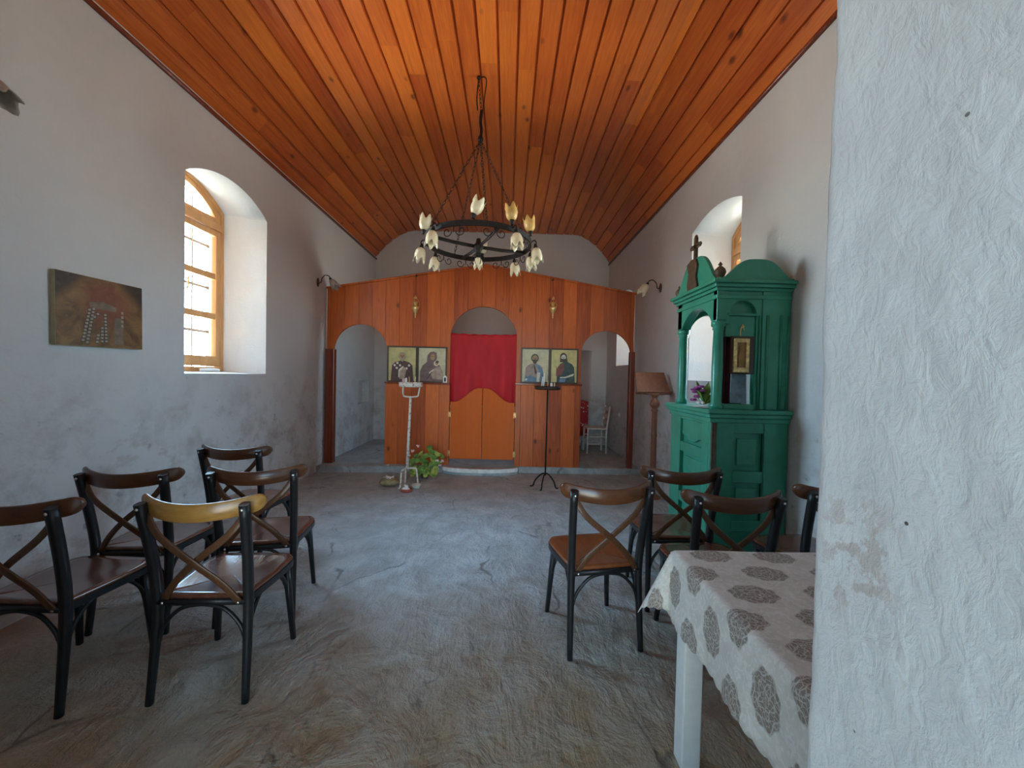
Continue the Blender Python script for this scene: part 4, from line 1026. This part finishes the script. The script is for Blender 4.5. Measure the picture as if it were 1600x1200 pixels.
# ------------------------------------------------------------------ painting on the left wall
def painting_mat():
    m = Mat('faded fresco print'); q = m.xyz(m.coord()); y, z = q[1], q[2]
    n = m.noise(9, 5, .65, dist=.8); c = m.mix(m.step(n, .3, .7), (.09, .04, .014), (.32, .17, .055))
    r = m.math('SQRT', m.math('ADD', m.math('POWER', m.math('SUBTRACT', y, .02), 2.0), m.math('POWER', m.math('SUBTRACT', z, .06), 2.0)))
    c = m.mix(m.math('MULTIPLY', m.step(r, .20, .10), .7), c, (.22, .06, .035))
    cor = m.step(m.math('ADD', m.math('ABSOLUTE', y), m.math('ADD', z, m.math('MULTIPLY', n, .12))), .36, .44)
    c = m.mix(m.math('MULTIPLY', cor, .85), c, (.025, .02, .016))
    c = m.mix(m.step(m.noise(30, 4, .7), .60, .75, 0, .4), c, (.33, .26, .16)); return m.fin(c, .45)
M_CANVAS = plain('yellowed canvas edge', (.42, .38, .22), .7)
pa = thing('painting', 'small tilted canvas print of a robed saint in a checkered stole on the left wall', 'painting', (XL, 2.615, 1.81)); pa.rotation_euler = (.012, 0, 0)
pw, ph = .275, .226
MB().box((.002, -pw, -ph), (.031, pw, ph)).build('canvas', M_CANVAS, pa, bevel=.002)
MB().box((.031, -pw+.002, -ph+.002), (.0322, pw-.002, ph-.002)).build('print', painting_mat(), pa)
m = MB(); mats = [plain('faded printed white', (.36, .32, .24), .5), plain('printed umber', (.06, .035, .02), .5), plain('printed dun robe', (.20, .15, .10), .5, 0, .3)]
def pq(pts, mi, k): f = m.bm.faces.new([m.bm.verts.new((.0325+.0003*k, u, v)) for u, v in pts]); f.material_index = mi
for u0, u1, top, bot in ((-.085, -.13, .02, -.215), (-.060, -.105, .03, -.215), (-.035, -.075, .0, -.06), (.012, .018, .0, -.21), (-.008, -.01, -.09, -.215), (-.034, -.045, -.14, -.215)):
    n_ = int((top-bot)/.022)
    for k in range(n_):
        f_ = k/max(1, n_); u = u0+(u1-u0)*f_; z = top-.022*k; w = .0085
        pq([(u-w*1.25, z+.002), (u+w*1.25, z+.002), (u+w*1.25, z-.02), (u-w*1.25, z-.02)], 1, 1)
        pq([(u-w, z-.002), (u+w*.9, z), (u+w, z-.015), (u-w*.9, z-.016)], 0, 2)
pq([(.075, -.02), (.125, -.02), (.135, -.20), (.07, -.20)], 2, 1); pq([(-.09, .06), (.0, .075), (.09, .05), (.08, .02), (-.08, .03)], 2, 1)
for k in range(4): pq([(.118, .03-k*.03), (.134, .03-k*.03), (.134, .012-k*.03), (.118, .012-k*.03)], 0, 2)
m.build('printed_figure', mats, pa)

# ------------------------------------------------------------------ candle stands
def candle(x, y, z, h, r, mat, label, lean=(0, 0), group='candles on the stands'):
    c_ = MB(); c_.tube([(0, 0, 0), (lean[0]*h*.5, lean[1]*h*.5, h*.5), (lean[0]*h, lean[1]*h, h)], [r, r*.95, r*.8], 8); c_.tube([(lean[0]*h, lean[1]*h, h-.002), (lean[0]*h, lean[1]*h, h+.007)], .0012, 4)
    o = c_.build('candle', mat, None, (x, y, z)); tag(o, label, 'candle', group); return o
s1 = thing('candle_stand', 'white painted iron candle stand with a round tray and forked neck', 'candle stand', (-1.245, 4.97, 0))
TZ1 = 1.285
MB().lathe([(.0005, 0), (.135, 0), (.148, .01), (.15, .062), (.143, .062), (.14, .016), (.0005, .014)], (0, 0, TZ1), 32).build('tray', M_WORN, s1)
MB().lathe([(.0005, 0), (.138, 0), (.138, .004), (.0005, .006)], (0, 0, TZ1+.016), 24).build('sand', plain('pale sand', (.42, .36, .26), .9), s1)
m = MB(); m.tube(smooth_path([(-.10, 0, TZ1), (-.10, 0, 1.20), (-.085, 0, 1.165), (0, 0, 1.155), (.085, 0, 1.165), (.10, 0, 1.20), (.115, 0, TZ1)], 5), .010, 8); m.build('fork', M_WORN, s1)
MB().tube([(0, 0, 1.155), (-.03, -.005, .22)], [.016, .02], 10).build('pole', M_WORN, s1)
for dx, dy in ((-.055, -.13), (.14, .05), (-.06, .14)):
    MB().tube(smooth_path([(-.03, -.005, .235), (-.03+dx*.55, dy*.55, .225), (-.03+dx*.8, dy*.8, .20), (-.03+dx*.95, dy*.95, .02), (-.03+dx*1.15, dy*1.15, .010)], 5), .011, 8).build('leg', M_WORN, s1)
labs = ['short pale candle at the left of the white stand tray', 'thick white candle in the white stand tray, tallest', 'honey coloured candle leaning left of centre in the white stand tray', 'thin ivory taper right of centre in the white stand tray', 'thin yellow taper at the right rim of the white stand tray']
for (dx, dy, h, r, mt, ln), lb in zip(((-.085, .02, .06, .010, M_WAX, (0, 0)), (-.05, -.04, .095, .014, M_WHITE, (0, 0)), (-.012, -.02, .11, .006, M_WAXY, (-.05, 0)), (.055, -.03, .115, .006, M_WAX, (.10, 0)), (.105, -.01, .10, .0055, M_WAXY, (.04, 0))), labs):
    candle(-1.245+dx, 4.97+dy, TZ1+.02, h, r, mt, lb, ln)
m = MB(); m.lathe([(.0005, 0), (.022, 0), (.026, .05), (.024, .05), (.02, .004)], (-1.225, 4.955, TZ1+.0215), 16); tag(m.build('candle_cup', M_TERRA), 'small brown glass votive cup in the white stand tray', 'cup')
m = MB(); m.box((-.03, -.003, 0), (.028, .003, .085)); tag(m.build('card', M_PINK, None, (-1.325, 4.96, TZ1+.021), (-.1, 0, 0)), 'pink paper card standing at the left of the white candle tray', 'card')
s2 = thing('candle_stand', 'dark iron candle stand with a thin pole and three curved feet', 'candle stand', (.53, 5.02, 0))
MB().lathe([(.0005, 0), (.15, 0), (.168, .01), (.17, .05), (.163, .05), (.158, .014), (.0005, .012)], (.0, 0, 1.285), 32).build('tray', plain('rusty dark iron tray', (.05, .028, .02), .6, .4, .3, .3, 80), s2)
MB().lathe([(.0005, 0), (.155, 0), (.155, .004), (.0005, .006)], (0, 0, 1.298), 24).build('sand', plain('grey sand', (.20, .17, .14), .9), s2)
MB().tube([(0, 0, 1.285), (-.005, 0, .16)], .010, 8).build('pole', M_IRON, s2)
for dx, dy in ((-.16, .03), (.135, -.055), (-.06, -.13)):
    MB().tube(smooth_path([(-.005, 0, .19), (-.005+dx*.35, dy*.35, .17), (-.005+dx*.8, dy*.8, .09), (-.005+dx, dy, .012), (-.005+dx*1.22, dy*1.22, .010)], 5), .010, 8).build('leg', M_IRON, s2)
labs = ['tall white taper left of centre on the dark iron tray', 'white candle leaning beside the tall taper on the dark iron tray', 'thin yellow candle at the middle of the dark iron tray', 'stubby white candle right of centre on the dark iron tray', 'short pale taper at the right of the dark iron tray']
for (dx, dy, h, r, mt, ln), lb in zip(((-.055, .0, .20, .009, M_WHITE, (.03, 0)), (-.085, -.03, .15, .008, M_WHITE, (.10, 0)), (-.005, -.03, .10, .007, M_WAXY, (.03, 0)), (.045, -.02, .075, .017, M_WHITE, (0, 0)), (.085, -.01, .075, .008, M_WAX, (0, 0))), labs):
    candle(.53+dx, 5.02+dy, 1.303, h, r, mt, lb, ln)

# ------------------------------------------------------------------ things on the floor by the stand
def leaf(m, p, nrm, r, mi):
    n = Vector(nrm).normalized(); a = n.orthogonal().normalized(); a.rotate(Matrix.Rotation(random.uniform(0, 6.28), 3, n)); b = n.cross(a); k = 9
    c_ = m.bm.verts.new(Vector(p) - n*r*.25); V = []
    for j in range(k):
        q = 2*PI*j/k; rr = r*(1+.14*math.cos(q*5))*(1 if j else .55); V.append(m.bm.verts.new(Vector(p)+a*rr*math.cos(q)+b*rr*math.sin(q)))
    for j in range(k): f = m.bm.faces.new((c_, V[j], V[(j+1) % k])); f.material_index = mi; f.smooth = True
pl = thing('potted_geranium', 'leafy geranium with pale pink flowers behind the white candle stand', 'plant', (-1.13, 5.36, 0))
MB().lathe([(.045, 0), (.05, .01), (.064, .09), (.07, .094), (.07, .108), (.06, .108), (.058, .09), (.0005, .085)], k=20).build('pot', M_WORNG, pl)
m = MB(); st_ = MB(); tips = []
for k in range(120):
    a = random.uniform(0, 2*PI); rr = .24*math.sqrt(random.random()); h = .12 + .32*random.random()*(1-.5*(rr/.24)) + (.05 if math.cos(a) > .3 else -.03)
    if k % 4 == 0: h = random.uniform(.06, .16); a = random.uniform(-2.6, -.4); rr = .10 + .6*rr*.6
    p = Vector((rr*math.cos(a)*1.05, rr*math.sin(a)*.55, h)); leaf(m, p, (math.cos(a)*.5+random.uniform(-.4, .4), -.9+random.uniform(-.3, .3), .7), random.uniform(.026, .045), 0 if random.random() < .62 else 1); tips.append(p)
for p in tips[::4]: st_.tube([(0, 0, .12), (p.x*.4, p.y*.4, .12+(p.z-.12)*.6), tuple(p)], .0035, 5)
st_.build('stems', M_LEAF, pl); m.build('foliage', [M_LEAF, M_LEAFY], pl)
m = MB()
for c_ in ((-.22, -.02, .36), (-.16, -.05, .39), (-.20, -.08, .33), (-.10, -.02, .45), (.19, -.1, .28), (.25, -.06, .26), (.22, -.05, .20)):
    for j in range(6): m.ball((c_[0]+random.uniform(-.016, .016), c_[1]+random.uniform(-.016, .016), c_[2]+random.uniform(-.012, .012)), .013, 6, (1, 1, .7))
m.build('blossoms', M_PETAL, pl)
m = MB(); m.lathe([(.0005, 0), (.062, 0), (.066, .006), (.066, .042), (.061, .042), (.06, .012), (.0005, .01)], k=24, mat=Matrix.Diagonal((1.1, .85, 1))); tn = m.build('tin_box', M_TERRA, None, (-1.215, 4.72, 0)); tag(tn, 'shallow brick red tin at the foot of the white candle stand', 'tin')
m = MB(); m.ball((-.01, 0, .03), .05, 10, (1.1, .9, .55)); m.ball((.0, .01, .06), .022, 8); m.ball((-.02, .01, .075), .012, 8); m.build('white_contents', M_WHITE, tn)
m = MB(); m.lathe([(.035, 0), (.04, .006), (.062, .035), (.066, .042), (.06, .042), (.036, .012), (.0005, .010)], k=24); tag(m.build('saucer', M_WHITEP, None, (-1.135, 4.90, 0)), 'small white bowl with a dark hollow between the candle stand legs', 'bowl')
m = MB(); nu, nv = 28, 12; V = []                                      # crumpled bag
for i in range(nv+1):
    ph_ = PI*(i/nv)*.86+.0; L_ = []
    for j in range(nu):
        th = 2*PI*j/nu; q = mn.noise((math.cos(th)*2.2, math.sin(th)*2.2, ph_*2)); r_ = math.sin(max(.02, ph_+.12))*(1+.18*q); zz = .055*(1-math.cos(ph_))*1.0 + .012*q
        L_.append(m.bm.verts.new((.125*r_*math.cos(th), .10*r_*math.sin(th), max(.002, zz))))
    V.append(L_)
for A, B in zip(V[:-1], V[1:]):
    for j in range(nu): f = m.bm.faces.new((A[j], A[(j+1) % nu], B[(j+1) % nu], B[j])); f.smooth = True
m.bm.faces.new(V[0][::-1]); bg = m.build('plastic_bag', M_BAG, None, (-1.51, 4.98, 0)); tag(bg, 'crumpled tan plastic bag with white paper inside, left of the white candle stand', 'bag')
m = MB(); V = []
for i in range(9):
    V.append([m.bm.verts.new((-.06+.015*i, -.05+.014*k, .105+.022*mn.noise((i*.7, k*.7, 3))+.012*math.sin(i+k))) for k in range(8)])
for A, B in zip(V[:-1], V[1:]):
    for j in range(7): f = m.bm.faces.new((A[j], B[j], B[j+1], A[j+1])); f.smooth = True
m.build('crumpled_paper', M_WHITE, bg, solid=.003)
m = MB()
for a in range(5): q = 2*PI*a/5; m.ball((.011*math.cos(q), .011*math.sin(q), .009), .009, 6, (1, 1, .8))
tag(m.build('petal_scrap', M_WHITE, None, (-1.74, 5.68, ZS)), 'tiny white fallen blossom on the altar step, left of the plant', 'flower')

# ------------------------------------------------------------------ beyond the screen
wc_ = thing('wooden_chair', 'pale blue grey wooden chair seen through the right arch of the screen', 'chair', (1.64, 7.06, ZS))
for y in (-.17, .17):
    MB().tube([(.165, y, 0), (.165, y, .42), (.225, y*.95, .86)], [.017, .019, .015], 8).build('rear_leg', M_WHITEP, wc_)
    MB().tube([(-.175, y, 0), (-.165, y, .45)], [.016, .019], 8).build('front_leg', M_WHITEP, wc_)
    for z in (.17, .30): MB().tube([(-.168, y, z), (.165, y, z)], .010, 8).build('stretcher', M_WHITEP, wc_)
for x in (-.17, .165):
    MB().tube([(x, -.17, .24), (x, .17, .24)], .010, 8).build('stretcher', M_WHITEP, wc_)
MB().box((-.185, -.185, .435), (.175, .185, .462)).build('seat', M_WHITEP, wc_, bevel=.008)
for z, x in ((.80, .215), (.67, .198), (.56, .184)): MB().box((x-.008, -.16, z-.035), (x+.008, .16, z+.035)).build('back_slat', M_WHITEP, wc_, bevel=.004)
at = thing('side_table', 'small altar table under a red cloth in the right arch', 'table', (0, 0, ZS))
AX0, AX1, AY0, AY1, AZ = .86, 1.55, 7.36, 7.90, .90
MB().box((AX0, AY0, AZ-.03), (AX1, AY1, AZ)).build('table_top', M_WHITEP, at)
for x in (AX0+.03, AX1-.08):
    for y in (AY0+.03, AY1-.08): MB().box((x, y, 0), (x+.05, y+.05, AZ-.03)).build('leg', M_WHITEP, at)
m = MB(); e = .012; n = 40; rim = []
per = [(AX0-e, AY0-e), (AX1+e, AY0-e), (AX1+e, AY1+e), (AX0-e, AY1+e)]
for s_ in range(4):
    (xa, ya), (xb, yb) = per[s_], per[(s_+1) % 4]
    for k in range(10): t = k/10; rim.append((xa+(xb-xa)*t, ya+(yb-ya)*t))
T_ = [m.bm.verts.new((x, y, ZS+AZ+.005)) for x, y in rim]; m.bm.faces.new(T_)
prev = T_
for k in range(1, 6):
    z = ZS+AZ-.13*k; cur = []
    for i, (x, y) in enumerate(rim):
        w = .012*math.sin(i*1.9)*k/5; cxx, cyy = (AX0+AX1)/2, (AY0+AY1)/2; cur.append(m.bm.verts.new((x+w*(1 if x > cxx else -1), y+w*(1 if y > cyy else -1)*(.5), z)))
    for i in range(len(rim)): j = (i+1) % len(rim); f = m.bm.faces.new((prev[i], prev[j], cur[j], cur[i])); f.smooth = True
    prev = cur
tag(m.build('altar_cloth', M_ALTAR, solid=.003), 'red cloth with white blossom pattern draped over the side altar table', 'tablecloth')
for x, d, y, z, lb in ((XL, 1, 6.82, .80, 'white light switch on the left wall seen through the left arch'), (XR, -1, 6.95, .80, 'white light switch on the right wall beside the pale chair')):
    sw = thing('light_switch', lb, 'light switch', (x, y, z))
    MB().box((min(0, d*.012), -.04, -.04), (max(0, d*.012), .04, .04)).build('wall_plate', M_SOCK, sw, bevel=.003)
    MB().box((min(d*.01, d*.02), -.014, -.022), (max(d*.01, d*.02), .014, .022)).build('rocker', M_SOCK, sw, bevel=.002)
